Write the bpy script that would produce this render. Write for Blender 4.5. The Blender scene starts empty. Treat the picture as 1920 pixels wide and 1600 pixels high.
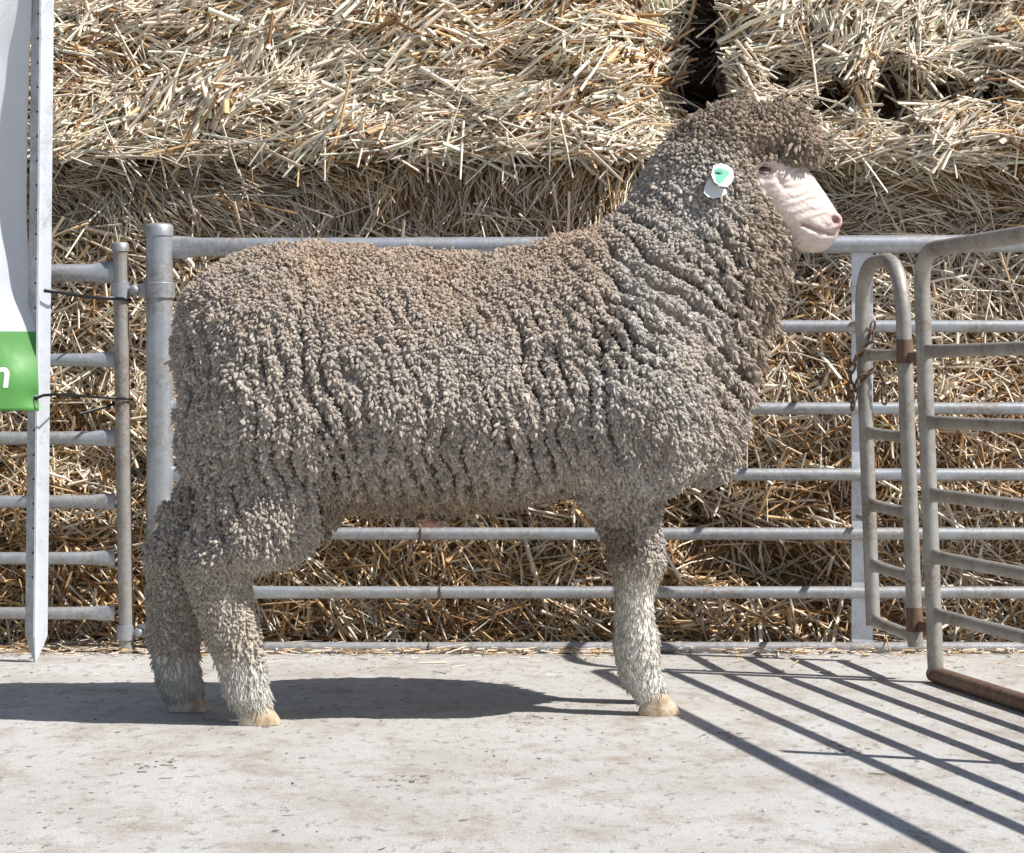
import bpy, bmesh, math
import numpy as np
from mathutils import Vector, Matrix

# ------------------------------------------------------------------ camera
F, D0, H = 4830.0, 4.6, 0.5905          # focal length in photo pixels, metres to the ram, eye height
sc = bpy.context.scene
col = sc.collection
cam_d = bpy.data.cameras.new('camera')
cam = bpy.data.objects.new('camera', cam_d); col.objects.link(cam)
cam.location = (0, -D0, H); cam.rotation_euler = (math.radians(90), 0, 0)
cam_d.sensor_fit = 'HORIZONTAL'; cam_d.sensor_width = 36; cam_d.lens = 36 * F / 1920
cam_d.shift_y = -80 / 1920
cam_d.clip_start = 0.05; cam_d.clip_end = 500
sc.camera = cam

# ------------------------------------------------------------------ sky and sun
SUN = Vector((0.655, -0.255, 0.875)).normalized()      # towards the sun
w = bpy.data.worlds.new('World'); sc.world = w; w.use_nodes = True
nt = w.node_tree; nt.nodes.clear()
sky = nt.nodes.new('ShaderNodeTexSky'); sky.sky_type = 'NISHITA'; sky.sun_disc = False
sky.sun_elevation = math.asin(SUN.z); sky.sun_rotation = math.atan2(SUN.x, SUN.y)
bg = nt.nodes.new('ShaderNodeBackground'); bg.inputs[1].default_value = 0.075
wo = nt.nodes.new('ShaderNodeOutputWorld')
nt.links.new(sky.outputs[0], bg.inputs[0]); nt.links.new(bg.outputs[0], wo.inputs[0])
sd = bpy.data.lights.new('sun', 'SUN'); sd.energy = 5.0; sd.angle = math.radians(0.5); sd.color = (1.0, 0.97, 0.925)
so = bpy.data.objects.new('sun', sd); col.objects.link(so)
so.rotation_euler = SUN.to_track_quat('Z', 'Y').to_euler()
so.location = (3, -2, 5)
sc.view_settings.view_transform = 'Standard'; sc.view_settings.look = 'None'
sc.view_settings.gamma = 1; sc.view_settings.exposure = 0.30
sc.render.engine = 'CYCLES'
sc.cycles.max_bounces = 6; sc.cycles.diffuse_bounces = 3; sc.cycles.glossy_bounces = 3
sc.cycles.use_denoising = True

# ------------------------------------------------------------------ helpers
RNG = np.random.default_rng(7)
def W(px, py, Y):
    """a measured photo point at depth Y -> metres"""
    s = (Y + D0) / F
    return Vector(((px - 960) * s, Y, H - (py - 720) * s))
def proj(p):
    s = F / (p[:, 1] + D0)
    return np.stack([960 + p[:, 0] * s, 720 - (p[:, 2] - H) * s], 1)

_tab = np.random.default_rng(3).random(4096).astype(np.float32) * 2 - 1
def _hash(i, j, k):
    return _tab[(i * 73856093 ^ j * 19349663 ^ k * 83492791) & 4095]
def noise(p, s=1.0, o=0.0):
    q = np.asarray(p, dtype=np.float64) * s + o + 100.0
    i = np.floor(q).astype(np.int64); f = (q - i); f = f * f * (3 - 2 * f)
    r = 0
    for a in (0, 1):
        wa = f[:, 0] if a else 1 - f[:, 0]
        for b in (0, 1):
            wb = f[:, 1] if b else 1 - f[:, 1]
            for c in (0, 1):
                wc = f[:, 2] if c else 1 - f[:, 2]
                r = r + wa * wb * wc * _hash(i[:, 0] + a, i[:, 1] + b, i[:, 2] + c)
    return r
def fbm(p, s, n=3, o=0.0):
    return sum(noise(p, s * 2 ** k, o + 17.3 * k) * 0.5 ** k for k in range(n))
def sstep(x, a, b):
    t = np.clip((x - a) / (b - a), 0, 1); return t * t * (3 - 2 * t)
def nrm(v):
    return v / np.maximum(np.linalg.norm(v, axis=1, keepdims=True), 1e-9)

def mesh_np(name, verts, loops, sizes, mat, parent=None, colors=None, smooth=True):
    me = bpy.data.meshes.new(name)
    verts = np.ascontiguousarray(verts, dtype=np.float32); loops = np.ascontiguousarray(loops, dtype=np.int32)
    sizes = np.ascontiguousarray(sizes, dtype=np.int32)
    me.vertices.add(len(verts)); me.vertices.foreach_set('co', verts.ravel())
    me.loops.add(len(loops)); me.loops.foreach_set('vertex_index', loops)
    me.polygons.add(len(sizes))
    me.polygons.foreach_set('loop_start', np.concatenate([[0], np.cumsum(sizes)[:-1]]).astype(np.int32))
    me.polygons.foreach_set('loop_total', sizes)
    me.polygons.foreach_set('use_smooth', np.full(len(sizes), smooth, dtype=bool))
    if colors is not None:
        a = me.color_attributes.new('tone', 'FLOAT_COLOR', 'POINT')
        c = np.ones((len(verts), 4), dtype=np.float32); c[:, :3] = colors
        a.data.foreach_set('color', c.ravel())
    me.update(calc_edges=True); me.validate()
    me.materials.append(mat)
    o = bpy.data.objects.new(name, me); col.objects.link(o)
    if parent: o.parent = parent
    return o

def thing(name, label, cat, group=None, loc=(0, 0, 0)):
    o = bpy.data.objects.new(name, None); col.objects.link(o)
    o.empty_display_size = 0.05; o.location = loc
    o['label'] = label; o['category'] = cat
    if group: o['group'] = group
    return o
def tag(o, label, cat, group=None):
    o['label'] = label; o['category'] = cat
    if group: o['group'] = group
    return o

class MB:
    """collects pieces of one mesh"""
    def __init__(s): s.v = []; s.f = []
    def add(s, vs, fs):
        b = len(s.v); s.v += [tuple(v) for v in vs]; s.f += [tuple(b + i for i in f) for f in fs]; return s
    def tube(s, pts, r, n=14, up=None, cap=True, closed=False):
        """r: one radius, list of radii, or list of (side, up) pairs"""
        pts = [Vector(p) for p in pts]; m = len(pts)
        if not isinstance(r, (list, tuple)): r = [r] * m
        r = [(q, q) if not isinstance(q, (list, tuple)) else q for q in r]
        vs = []; pu = Vector(up) if up else None
        for i, p in enumerate(pts):
            if closed: t = pts[(i + 1) % m] - pts[i - 1]
            else: t = pts[min(i + 1, m - 1)] - pts[max(i - 1, 0)]
            t.normalize()
            if pu is None: pu = Vector((0, 0, 1)) if abs(t.z) < 0.9 else Vector((0, 1, 0))
            u = (pu - t * pu.dot(t)).normalized(); pu = u if up is None else Vector(up)
            sd_ = t.cross(u).normalized()
            for k in range(n):
                a = 2 * math.pi * k / n
                vs.append(p + sd_ * (math.cos(a) * r[i][0]) + u * (math.sin(a) * r[i][1]))
        fs = []
        for i in range(m if closed else m - 1):
            j = (i + 1) % m
            for k in range(n):
                l = (k + 1) % n
                fs.append((i * n + k, i * n + l, j * n + l, j * n + k))
        if cap and not closed:
            fs.append(tuple(range(n - 1, -1, -1))); fs.append(tuple((m - 1) * n + k for k in range(n)))
        return s.add(vs, fs)
    def box(s, c, d, rot=None):
        c = Vector(c); R = rot or Matrix.Identity(3); vs = []
        for z in (-1, 1):
            for x, y in ((-1, -1), (1, -1), (1, 1), (-1, 1)):
                vs.append(c + R @ Vector((x * d[0] / 2, y * d[1] / 2, z * d[2] / 2)))
        return s.add(vs, [(3, 2, 1, 0), (4, 5, 6, 7), (0, 1, 5, 4), (1, 2, 6, 5), (2, 3, 7, 6), (3, 0, 4, 7)])
    def build(s, name, mat, parent=None, smooth=True, bevel=0):
        me = bpy.data.meshes.new(name); me.from_pydata(s.v, [], s.f); me.update()
        bm = bmesh.new(); bm.from_mesh(me); bmesh.ops.recalc_face_normals(bm, faces=bm.faces); bm.to_mesh(me); bm.free()
        me.materials.append(mat)
        for p in me.polygons: p.use_smooth = smooth
        o = bpy.data.objects.new(name, me); col.objects.link(o)
        if smooth:
            for e in me.edges: pass
            me.set_sharp_from_angle(angle=math.radians(50))
        if bevel:
            b = o.modifiers.new('bevel', 'BEVEL'); b.width = bevel; b.segments = 2
        if parent: o.parent = parent
        return o

def bend(pts, rad, n=6):
    """round the corners of a polyline"""
    pts = [Vector(p) for p in pts]; out = [pts[0]]
    for i in range(1, len(pts) - 1):
        a = (pts[i - 1] - pts[i]); b = (pts[i + 1] - pts[i])
        R = rad[i - 1] if isinstance(rad, (list, tuple)) else rad
        R = min(R, a.length * 0.49 if i > 1 else a.length * 0.95, b.length * 0.95)
        A = pts[i] + a.normalized() * R; B = pts[i] + b.normalized() * R
        for k in range(n + 1):
            t = k / n
            out.append(A * (1 - t) ** 2 + pts[i] * 2 * t * (1 - t) + B * t * t)
    out.append(pts[-1]); return out

# ------------------------------------------------------------------ materials
def mat(name, base=(0.5, 0.5, 0.5), rough=0.7, metal=0.0, spec=0.5):
    m = bpy.data.materials.new(name); m.use_nodes = True
    b = m.node_tree.nodes['Principled BSDF']
    b.inputs['Base Color'].default_value = (*base, 1); b.inputs['Roughness'].default_value = rough
    b.inputs['Metallic'].default_value = metal; b.inputs['Specular IOR Level'].default_value = spec
    return m
def N(m, t, **kw):
    n = m.node_tree.nodes.new(t)
    for k, v in kw.items():
        if k.startswith('i_'): n.inputs[k[2:]].default_value = v
        else: setattr(n, k, v)
    return n
def L(m, a, b): m.node_tree.links.new(a, b)
def bsdf(m): return m.node_tree.nodes['Principled BSDF']
def obj_co(m):
    return N(m, 'ShaderNodeTexCoord').outputs['Object']
def ramp(m, src, stops):
    r = N(m, 'ShaderNodeValToRGB'); L(m, src, r.inputs[0]); e = r.color_ramp.elements
    while len(e) < len(stops): e.new(0.5)
    for k, (p, c) in enumerate(stops):
        e[k].position = p; e[k].color = (*c, 1) if len(c) == 3 else c
    return r.outputs[0]
def tex_noise(m, co, scale, detail=4, rough=0.6, stretch=None):
    if stretch:
        mp = N(m, 'ShaderNodeMapping'); mp.inputs['Scale'].default_value = stretch; L(m, co, mp.inputs[0]); co = mp.outputs[0]
    n = N(m, 'ShaderNodeTexNoise', i_Scale=scale, i_Detail=detail, i_Roughness=rough); L(m, co, n.inputs['Vector'])
    return n.outputs['Fac']
def bump(m, h, strength, dist):
    b = N(m, 'ShaderNodeBump', i_Strength=strength, i_Distance=dist); L(m, h, b.inputs['Height']); L(m, b.outputs[0], bsdf(m).inputs['Normal'])
    return b
def mixc(m, fac, a, b, mode='MIX'):
    n = N(m, 'ShaderNodeMix', data_type='RGBA', blend_type=mode)
    for s, v in ((0, fac), (6, a), (7, b)):
        if hasattr(v, 'links'): L(m, v, n.inputs[s])
        else: n.inputs[s].default_value = v if s == 0 else (*v, 1)
    return n.outputs[2]

def galvanised(name, c1, c2, dirt, dirt_amt, rough=0.42, metal=0.55):
    m = mat(name, c1, rough, metal); co = obj_co(m)
    v = N(m, 'ShaderNodeTexVoronoi', i_Scale=70.0); L(m, co, v.inputs['Vector'])
    base = mixc(m, v.outputs['Color'], c1, c2)
    n2 = tex_noise(m, co, 9, 6, 0.7)
    f = ramp(m, n2, [(0.5 - 0.18 * dirt_amt, (0, 0, 0)), (0.72, (1, 1, 1))])
    n3 = tex_noise(m, co, 120, 3, 0.6)
    f2 = mixc(m, 1.0, f, ramp(m, n3, [(0.35, (0.25,) * 3), (0.6, (1,) * 3)]), 'MULTIPLY')
    L(m, mixc(m, f2, base, dirt), bsdf(m).inputs['Base Color'])
    rr = ramp(m, n2, [(0.3, (rough - 0.08,) * 3), (0.7, (rough + 0.25,) * 3)]); L(m, rr, bsdf(m).inputs['Roughness'])
    bump(m, tex_noise(m, co, 160, 3), 0.25, 0.0008)
    return m
M = {}
M['galv'] = galvanised('galvanised_steel', (0.40, 0.435, 0.475), (0.50, 0.53, 0.565), (0.25, 0.20, 0.15), 0.85)
M['galv_old'] = galvanised('weathered_steel', (0.37, 0.37, 0.35), (0.45, 0.44, 0.41), (0.20, 0.13, 0.08), 0.8, 0.5, 0.4)
M['galv_white'] = galvanised('bright_zinc', (0.66, 0.70, 0.76), (0.72, 0.75, 0.80), (0.40, 0.38, 0.36), 0.2, 0.5, 0.25)
M['galv_dirty'] = galvanised('mud_stained_steel', (0.36, 0.38, 0.41), (0.46, 0.47, 0.48), (0.20, 0.16, 0.12), 1.4, 0.55, 0.4)
M['rust'] = galvanised('rusty_steel', (0.17, 0.105, 0.075), (0.26, 0.175, 0.12), (0.09, 0.05, 0.03), 1.2, 0.75, 0.1)
M['black'] = mat('black_nylon', (0.012, 0.012, 0.013), 0.4)
M['hole'] = mat('dark_hole', (0.02, 0.02, 0.022), 0.9)
M['twine'] = mat('baling_twine', (0.50, 0.40, 0.24), 0.8)

def concrete():
    m = mat('concrete', (0.5, 0.48, 0.45), 0.88, 0, 0.25); co = obj_co(m)
    big = tex_noise(m, co, 2.2, 5, 0.62, (1.2, 1.0, 1))
    c = ramp(m, big, [(0.3, (0.435, 0.405, 0.365)), (0.5, (0.535, 0.516, 0.488)), (0.72, (0.575, 0.567, 0.552))])
    st = tex_noise(m, co, 6.0, 8, 0.75, (1.1, 0.8, 1))
    c = mixc(m, ramp(m, st, [(0.49, (0, 0, 0)), (0.70, (0.9,) * 3)]), c, (0.335, 0.27, 0.205))
    mid = tex_noise(m, co, 34, 7, 0.78, (1.25, 0.55, 1))
    c = mixc(m, ramp(m, mid, [(0.54, (0, 0, 0)), (0.63, (0.9,) * 3)]), c, (0.27, 0.245, 0.215))
    pale_ = tex_noise(m, co, 60, 5, 0.7, (1.2, 0.6, 1))
    c = mixc(m, ramp(m, pale_, [(0.58, (0, 0, 0)), (0.72, (0.7,) * 3)]), c, (0.66, 0.65, 0.63))
    fine = tex_noise(m, co, 260, 4, 0.7)
    c = mixc(m, 1.0, c, ramp(m, fine, [(0.3, (0.72,) * 3), (0.55, (1.0,) * 3), (0.75, (1.1,) * 3)]), 'MULTIPLY')
    L(m, c, bsdf(m).inputs['Base Color'])
    h = N(m, 'ShaderNodeMath', operation='ADD'); L(m, mid, h.inputs[0]); L(m, fine, h.inputs[1])
    bump(m, h.outputs[0], 0.55, 0.004)
    return m
M['concrete'] = concrete()

def toned(name, rough=0.8, spec=0.3, scale=900, strength=0.5, dist=0.002, contrast=0.2, stretch=None, trans=0.0):
    """takes its colour from the mesh's per-strand tone, plus grain"""
    m = mat(name, (0.5, 0.5, 0.5), rough, 0, spec)
    a = N(m, 'ShaderNodeAttribute', attribute_name='tone')
    co = obj_co(m); n = tex_noise(m, co, scale, 3, 0.6, stretch)
    g = ramp(m, n, [(0.3, (1 - contrast,) * 3), (0.7, (1 + contrast * 0.6,) * 3)])
    c = mixc(m, 1.0, a.outputs['Color'], g, 'MULTIPLY')
    L(m, c, bsdf(m).inputs['Base Color'])
    if strength: bump(m, n, strength, dist)
    if trans:
        t = N(m, 'ShaderNodeBsdfTranslucent'); L(m, c, t.inputs[0])
        x = N(m, 'ShaderNodeMixShader'); x.inputs[0].default_value = trans
        out = m.node_tree.nodes['Material Output']
        L(m, bsdf(m).outputs[0], x.inputs[1]); L(m, t.outputs[0], x.inputs[2]); L(m, x.outputs[0], out.inputs[0])
    return m
M['straw'] = toned('straw_stalk', 0.5, 0.22, 300, 0.0, 0, 0.22)
M['straw_core'] = toned('packed_straw', 0.9, 0.1, 120, 0.8, 0.01, 0.5)
M['wool'] = toned('wool_lock', 0.95, 0.03, 480, 1.0, 0.006, 0.42)
bsdf(M['wool']).inputs['Sheen Weight'].default_value = 0.08; bsdf(M['wool']).inputs['Sheen Roughness'].default_value = 0.5
M['litter'] = toned('straw_litter', 0.7, 0.2, 200, 0.0, 0, 0.2)

# ------------------------------------------------------------------ ground
gm = MB(); gm.add([(-60, -40, 0), (60, -40, 0), (60, 60, 0), (-60, 60, 0)], [(0, 1, 2, 3)])
ground = gm.build('concrete_ground', M['concrete'], smooth=False); ground['kind'] = 'structure'

# ------------------------------------------------------------------ straw bales
def quad_grid(nu, nv, base=0):
    i, j = np.meshgrid(np.arange(nu - 1), np.arange(nv - 1), indexing='ij')
    a = (i * nv + j).ravel() + base
    return np.stack([a, a + nv, a + nv + 1, a + 1], 1)
def sample(V, Fq, n, rng, wfun=None):
    T = np.concatenate([Fq[:, [0, 1, 2]], Fq[:, [0, 2, 3]]]); A, B, C = V[T[:, 0]], V[T[:, 1]], V[T[:, 2]]
    nn = np.cross(B - A, C - A); ar = np.linalg.norm(nn, axis=1)
    if wfun is not None: ar = ar * wfun((A + B + C) / 3, nrm(nn))
    idx = rng.choice(len(T), n, p=ar / ar.sum())
    r1 = np.sqrt(rng.random(n))[:, None]; r2 = rng.random(n)[:, None]
    p = A[idx] * (1 - r1) + B[idx] * (r1 * (1 - r2)) + C[idx] * (r1 * r2)
    return p, nrm(nn[idx]), T[idx], np.concatenate([1 - r1, r1 * (1 - r2), r1 * r2], 1)

def strands(name, P, D, Ln, R, bendv, colr, mat_, parent=None, n=3, rings=3, flat=None, taper=0.75):
    """prism strands: start P, direction D, length, radius, bend vector"""
    k = len(P); rng = RNG
    up = np.where(np.abs(D[:, 2:3]) > 0.9, np.array([[1., 0, 0]]), np.array([[0, 0, 1.]]))
    s = nrm(np.cross(D, up)); b = np.cross(D, s)
    ph = rng.random(k) * 6.28
    vs = np.zeros((k, rings, n, 3), dtype=np.float32)
    for r in range(rings):
        t = r / (rings - 1)
        c = P + D * (Ln * t)[:, None] + bendv * (t * t)
        rad = R * (1 - (1 - taper) * t)
        for q in range(n):
            a = ph + 2 * math.pi * q / n
            vs[:, r, q] = c + s * (np.cos(a) * rad)[:, None] + b * (np.sin(a) * rad * (flat if flat else 1))[:, None]
    base = (np.arange(k) * rings * n)[:, None]
    fs = []
    for r in range(rings - 1):
        for q in range(n):
            q2 = (q + 1) % n
            fs.append(base + np.array([r * n + q, r * n + q2, (r + 1) * n + q2, (r + 1) * n + q]))
    loops = np.stack(fs, 1).reshape(-1)
    colors = np.repeat(colr, rings * n, axis=0)
    return mesh_np(name, vs.reshape(-1, 3), loops, np.full(len(loops) // 4, 4), mat_, parent, colors, smooth=True)

def straw_colour(k, rng, gold):
    a = np.array([0.91, 0.765, 0.60]); b = np.array([0.74, 0.505, 0.27]); c = np.array([0.36, 0.195, 0.085]); g = np.array([0.89, 0.775, 0.66])
    u = rng.random(k)[:, None]; out = np.where(u < 0.2, g, a) * np.ones((k, 3))
    gold = np.asarray(gold)[:, None]
    v = rng.random(k)[:, None]
    out = np.where(v < gold, b, out); out = np.where(v < gold * 0.38, c, out)
    return out * (0.72 + 0.46 * rng.random(k))[:, None]

def bale(label, x0, x1, z0, z1, yf, depth, nstraw, style, seed, twines, holes=(), notch=None):
    """one big square bale: core (rough block), straw, twine"""
    rng = np.random.default_rng(seed)
    root = thing('straw_bale', label, 'straw bale', 'straw bales stacked behind the pen', ((x0 + x1) / 2, yf + depth / 2, z0))
    off = np.array([(x0 + x1) / 2, yf + depth / 2, z0])
    # closed rounded block: front sheet wraps over the edges, back is plain
    g = 0.022
    nx, nz, ny = int((x1 - x0) / g), int((z1 - z0) / g), int(depth / 0.05)
    Vs, Fs = [], []; base = 0
    def sheet(o, u, v, nu, nv):
        nonlocal base
        i, j = np.meshgrid(np.linspace(0, 1, nu), np.linspace(0, 1, nv), indexing='ij')
        p = np.array(o) + i.ravel()[:, None] * np.array(u) + j.ravel()[:, None] * np.array(v)
        Vs.append(p); Fs.append(quad_grid(nu, nv, base)); base += len(p)
    X, Y, Z = x1 - x0, depth, z1 - z0; o = (x0, yf, z0)
    sheet(o, (X, 0, 0), (0, 0, Z), nx, nz)                             # front
    sheet((x1, yf, z0), (0, Y, 0), (0, 0, Z), ny, nz)                  # right end
    sheet((x0, yf + Y, z0), (0, -Y, 0), (0, 0, Z), ny, nz)             # left end
    sheet((x0, yf, z1), (X, 0, 0), (0, Y, 0), nx, ny)                  # top
    sheet((x0, yf + Y, z0), (X, 0, 0), (0, -Y, 0), nx, ny)             # bottom
    sheet((x1, yf + Y, z0), (-X, 0, 0), (0, 0, Z), nx // 3, nz // 3)   # back
    V = np.concatenate(Vs); Fq = np.concatenate(Fs)
    c = np.array([(x0 + x1) / 2, yf + Y / 2, (z0 + z1) / 2]); hd = np.array([X, Y, Z]) / 2
    rc = style.get('round', 0.05)
    q = V - c; inner = np.clip(q, -(hd - rc), hd - rc); dlt = q - inner
    V = c + inner + nrm(dlt) * rc * (np.linalg.norm(dlt, axis=1, keepdims=True) > 0)
    nn = nrm(dlt + 1e-9)
    # lumps, flakes
    lump = fbm(V * np.array([1, 1, 2.2]), style.get('freq', 4.5), 4, seed) * style.get('amp', 0.030)
    layer = noise(V * np.array([0.6, 0.6, 1.0]), 13, seed + 5) * style.get('layer', 0.012)
    V = V + nn * (lump + layer)[:, None] * np.where(np.abs(nn[:, :1]) > 0.8, 0.25, 1.0) * np.clip((V[:, 2:3] - 0.0) / 0.05, 0, 1)
    for (hx, hz, rx, rz, dp, *_h) in holes:
        d = np.exp(-(((V[:, 0] - hx) / rx) ** 2 + ((V[:, 2] - hz) / rz) ** 2) ** 1.5) * (np.abs(V[:, 1] - yf) < 0.12)
        V[:, 1] += d * dp
    if notch: V[:, 1] += 0.16 * sstep(V[:, 0], notch[0], notch[1]) * (V[:, 1] < yf + 0.3)
    V[:, 1] += style.get('lean', 0) * (V[:, 2] - z0)
    V[:, 2] = np.maximum(V[:, 2], z0 + 0.001)
    cc = np.array([0.24, 0.155, 0.075]) * (0.8 + 0.5 * rng.random(len(V)))[:, None]  # core darker than the stalks: shade of the gaps put into its colour
    mesh_np('packed_core', V - off, Fq.reshape(-1), np.full(len(Fq), 4), M['straw_core'], root, cc)
    # straw
    def wf(p, n):
        front = (n[:, 1] < -0.3)
        vis = (p[:, 0] > -1.45) & (p[:, 0] < 1.5) & (p[:, 2] < 1.62)
        w_ = np.where(front, 1.0, np.where(p[:, 1] < yf + 0.5, 0.4, 0.0)) * np.where(vis, 1.0, 0.25)
        for (hx, hz, rx, rz, dp, *_h) in holes:
            w_ = w_ * (1 - (_h[0] if _h else 0.985) * np.exp(-(((p[:, 0] - hx) / rx) ** 2 + ((p[:, 2] - hz) / rz) ** 2)))
        return w_
    P, nr, _, _ = sample(V, Fq, nstraw, rng, wf)
    k = len(P)
    T2 = np.array([[0, 0, 1.0]]) - nr * nr[:, 2:3]; T2 = np.where(np.linalg.norm(T2, axis=1, keepdims=True) < 0.15, np.array([[0.2, -1, 0.1]]), T2); T2 = nrm(T2)
    T1 = np.cross(T2, nr)
    ang = style['angle'](P, rng)
    spread = style['spread'](P)
    clump = fbm(P * np.array([1, 1, 1.6]), 7, 2, seed + 9)
    ang = ang + clump * 1.25 * style.get('swirl', 1.0) + rng.normal(0, 1, k) * spread
    Dr = T1 * np.cos(ang)[:, None] + T2 * np.sin(ang)[:, None]
    tilt = rng.normal(style.get('tilt', 0.12), 0.24, k) * np.where(np.abs(nr[:, 0]) > 0.8, 0.4, 1.0)
    Dr = nrm(Dr + nr * tilt[:, None])
    Ln = np.clip(rng.lognormal(math.log(style.get('len', 0.085)), 0.5, k), 0.025, 0.30)
    R = np.clip(rng.lognormal(math.log(0.0029), 0.38, k), 0.0011, 0.0062) * style['thick'](P)
    fine_ = rng.random(k) < 0.32; R = np.where(fine_, R * 0.45, R); Ln = np.where(fine_, Ln * 0.75, Ln)      # chaff and thin leaf
    Pos = P + nr * rng.uniform(-0.008, 0.012, k)[:, None] - Dr * (Ln * 0.5)[:, None]
    out = Ln * np.abs(tilt) * 0.5                     # keep ends from plunging too deep
    Pos = Pos + nr * (out * 0.5)[:, None]
    bv = rng.normal(0, 1, (k, 3)) * (Ln * 0.10)[:, None]; bv[:, 2] -= Ln * 0.10
    gold = np.clip(style['gold'](P) + 0.35 * noise(P, 6, seed + 31), 0.03, 0.9)
    colr = straw_colour(k, rng, gold) * style.get('pale', 1.0)
    if style.get('lip'):                                  # stalks hanging off the lower edge
        q = style['lip'] * 2; lx = rng.uniform(x0 + 0.03, min(x1, 1.6) - 0.03, q); idx = rng.integers(0, k, q)
        if notch: lx = lx[lx < notch[1]]; q = len(lx); idx = idx[:q]
        la = np.where(rng.random(q) < 0.22, rng.uniform(-2.6, -1.2, q), rng.normal(0.22, 0.3, q))
        back = 0.16 * sstep(lx, notch[0], notch[1]) if notch else 0 * lx
        Pos[idx] = np.stack([lx, yf - rng.uniform(-0.012, 0.03, q) + back, z0 + rng.uniform(-0.012, 0.035, q)], 1)
        Dr[idx] = nrm(np.stack([np.cos(la), rng.normal(-0.05, 0.2, q), np.sin(la)], 1)); Ln[idx] = rng.uniform(0.05, 0.17, q); R[idx] = rng.uniform(0.0022, 0.0048, q); bv[idx] *= 0.4
        Pos[idx] -= Dr[idx] * (Ln[idx] * 0.4)[:, None]
    low = Pos[:, 2] + np.minimum(0, Dr[:, 2] * Ln + bv[:, 2])
    Pos[:, 2] += np.maximum(0, 0.004 - low)
    st = strands('loose_straw', Pos - off, Dr, Ln, R, bv, np.clip(colr, 0, 0.93), M['straw'], root, flat=0.8)
    st['kind'] = 'stuff'
    for z in twines:
        tw = MB(); pts = []
        for x in np.linspace(x0 + 0.02, x1 - 0.02, 60):
            s = noise(np.array([[x, yf, z]]), 5, seed)[0]
            pts.append(Vector((x, yf - 0.030 + style.get('lean', 0) * (z - z0) + 0.008 * s, z + 0.006 * s)) - Vector(off))
        tw.tube(pts, 0.0024, 6); tw.build('twine', M['twine'], root)
    return root

def up_angle(P, rng):
    return 0.28 + 0.25 * noise(P, 2.5, 41) + np.where(rng.random(len(P)) < 0.12, rng.uniform(-1.6, 1.6, len(P)), 0)
def low_angle(P, rng):
    band = sstep(P[:, 2], 0.93, 0.97)                       # combed flake under the overhang
    a = rng.uniform(-1.6, 1.6, len(P)) * 0.85
    return band * (-0.85 + 0.35 * noise(P, 3, 8) - 0.5 * sstep(P[:, 0], 0.5, 0.9) * -1.2) + (1 - band) * a
upper = dict(angle=up_angle, spread=lambda P: np.full(len(P), 0.33), gold=lambda P: 0.10 + 0 * P[:, 0], amp=0.050, layer=0.026, freq=5.5,
             tilt=0.14, round=0.022, len=0.074, thick=lambda P: 1.5 + 0 * P[:, 0], lean=0.52, pale=1.06, lip=150)
lower = dict(angle=low_angle, spread=lambda P: 0.30 + 0.25 * (P[:, 2] < 0.95), gold=lambda P: 0.18 + 0.34 * (1 - sstep(P[:, 2], 0.2, 0.9)), amp=0.036, lean=0.19,
             layer=0.026, freq=5.5, tilt=0.16, swirl=1.0, round=0.03, len=0.090, thick=lambda P: 1.2 - 0.45 * sstep(P[:, 2], 0.93, 0.97))
XG0, XG1 = 0.375, 0.535                                 # gap between the two upper bales
ZT = 1.125
bale('lower straw bale behind the rear of the ram, in sun below the combed shaded strip', -2.12, 0.30, 0.0, ZT - 0.005, 1.235, 0.8, 26000, lower, 11, [0.925, 0.55])
bale('lower straw bale behind the gate and the narrow arched frame', 0.31, 2.73, 0.0, ZT - 0.005, 1.235, 0.8, 18000, lower, 12, [0.93], holes=[(0.50, 0.20, 0.13, 0.13, 0.13, 0.6), (0.66, 0.14, 0.10, 0.09, 0.12, 0.6), (0.40, 0.30, 0.08, 0.06, 0.10, 0.6)])
bale('upper straw bale overhanging above the back of the ram, left of the dark gap', -2.0, XG0, ZT, ZT + 0.9, 1.338, 0.85, 19000, upper, 13, [], notch=(0.20, 0.38))
bale('upper straw bale above the head of the ram with dark holes, right of the gap', XG1, 2.9, ZT, ZT + 0.9, 1.338, 0.85, 14000, upper, 14, [],
     holes=[(0.635, 1.315, 0.05, 0.04, 0.2), (0.755, 1.275, 0.045, 0.045, 0.25), (0.895, 1.27, 0.05, 0.09, 0.3), (1.02, 1.28, 0.055, 0.045, 0.25), (1.13, 1.27, 0.03, 0.05, 0.2), (0.70, 1.225, 0.04, 0.025, 0.15)])

bale('straw bale of the row behind, seen only in the dark gap between the upper bales', -0.3, 1.3, ZT, ZT + 0.9, 2.245, 0.8, 2500, upper, 15, [])
# ------------------------------------------------------------------ pen panels
YF = 1.05
def PF(px, py, Y=YF): return W(px, py, Y)
def rail(name, xa, xb, z, r, y, material, parent, flatL=True, flatR=False, sag=0.0):
    pts, rr = [], []
    n = 26
    for i in range(n + 1):
        x = xa + (xb - xa) * i / n
        pts.append((x, y + 0.002 * math.sin(3 * x + z * 9), z + sag * (i / n))); rr.append((r, r))
    def flat(seq):
        for k, (s, u) in enumerate(((0.35, 1.28), (0.40, 1.25), (0.8, 1.08))): rr[seq[k]] = (r * s, r * u)
    if flatL:
        pts[1] = (xa + 0.028, y, z); pts[2] = (xa + 0.055, y, z); flat((0, 1, 2))
    if flatR:
        pts[-2] = (xb - 0.028, y, z); pts[-3] = (xb - 0.055, y, z + sag); flat((n, n - 1, n - 2))
    return MB().tube(pts, rr, 16, up=(0, 0, 1)).build(name, material, parent)

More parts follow.
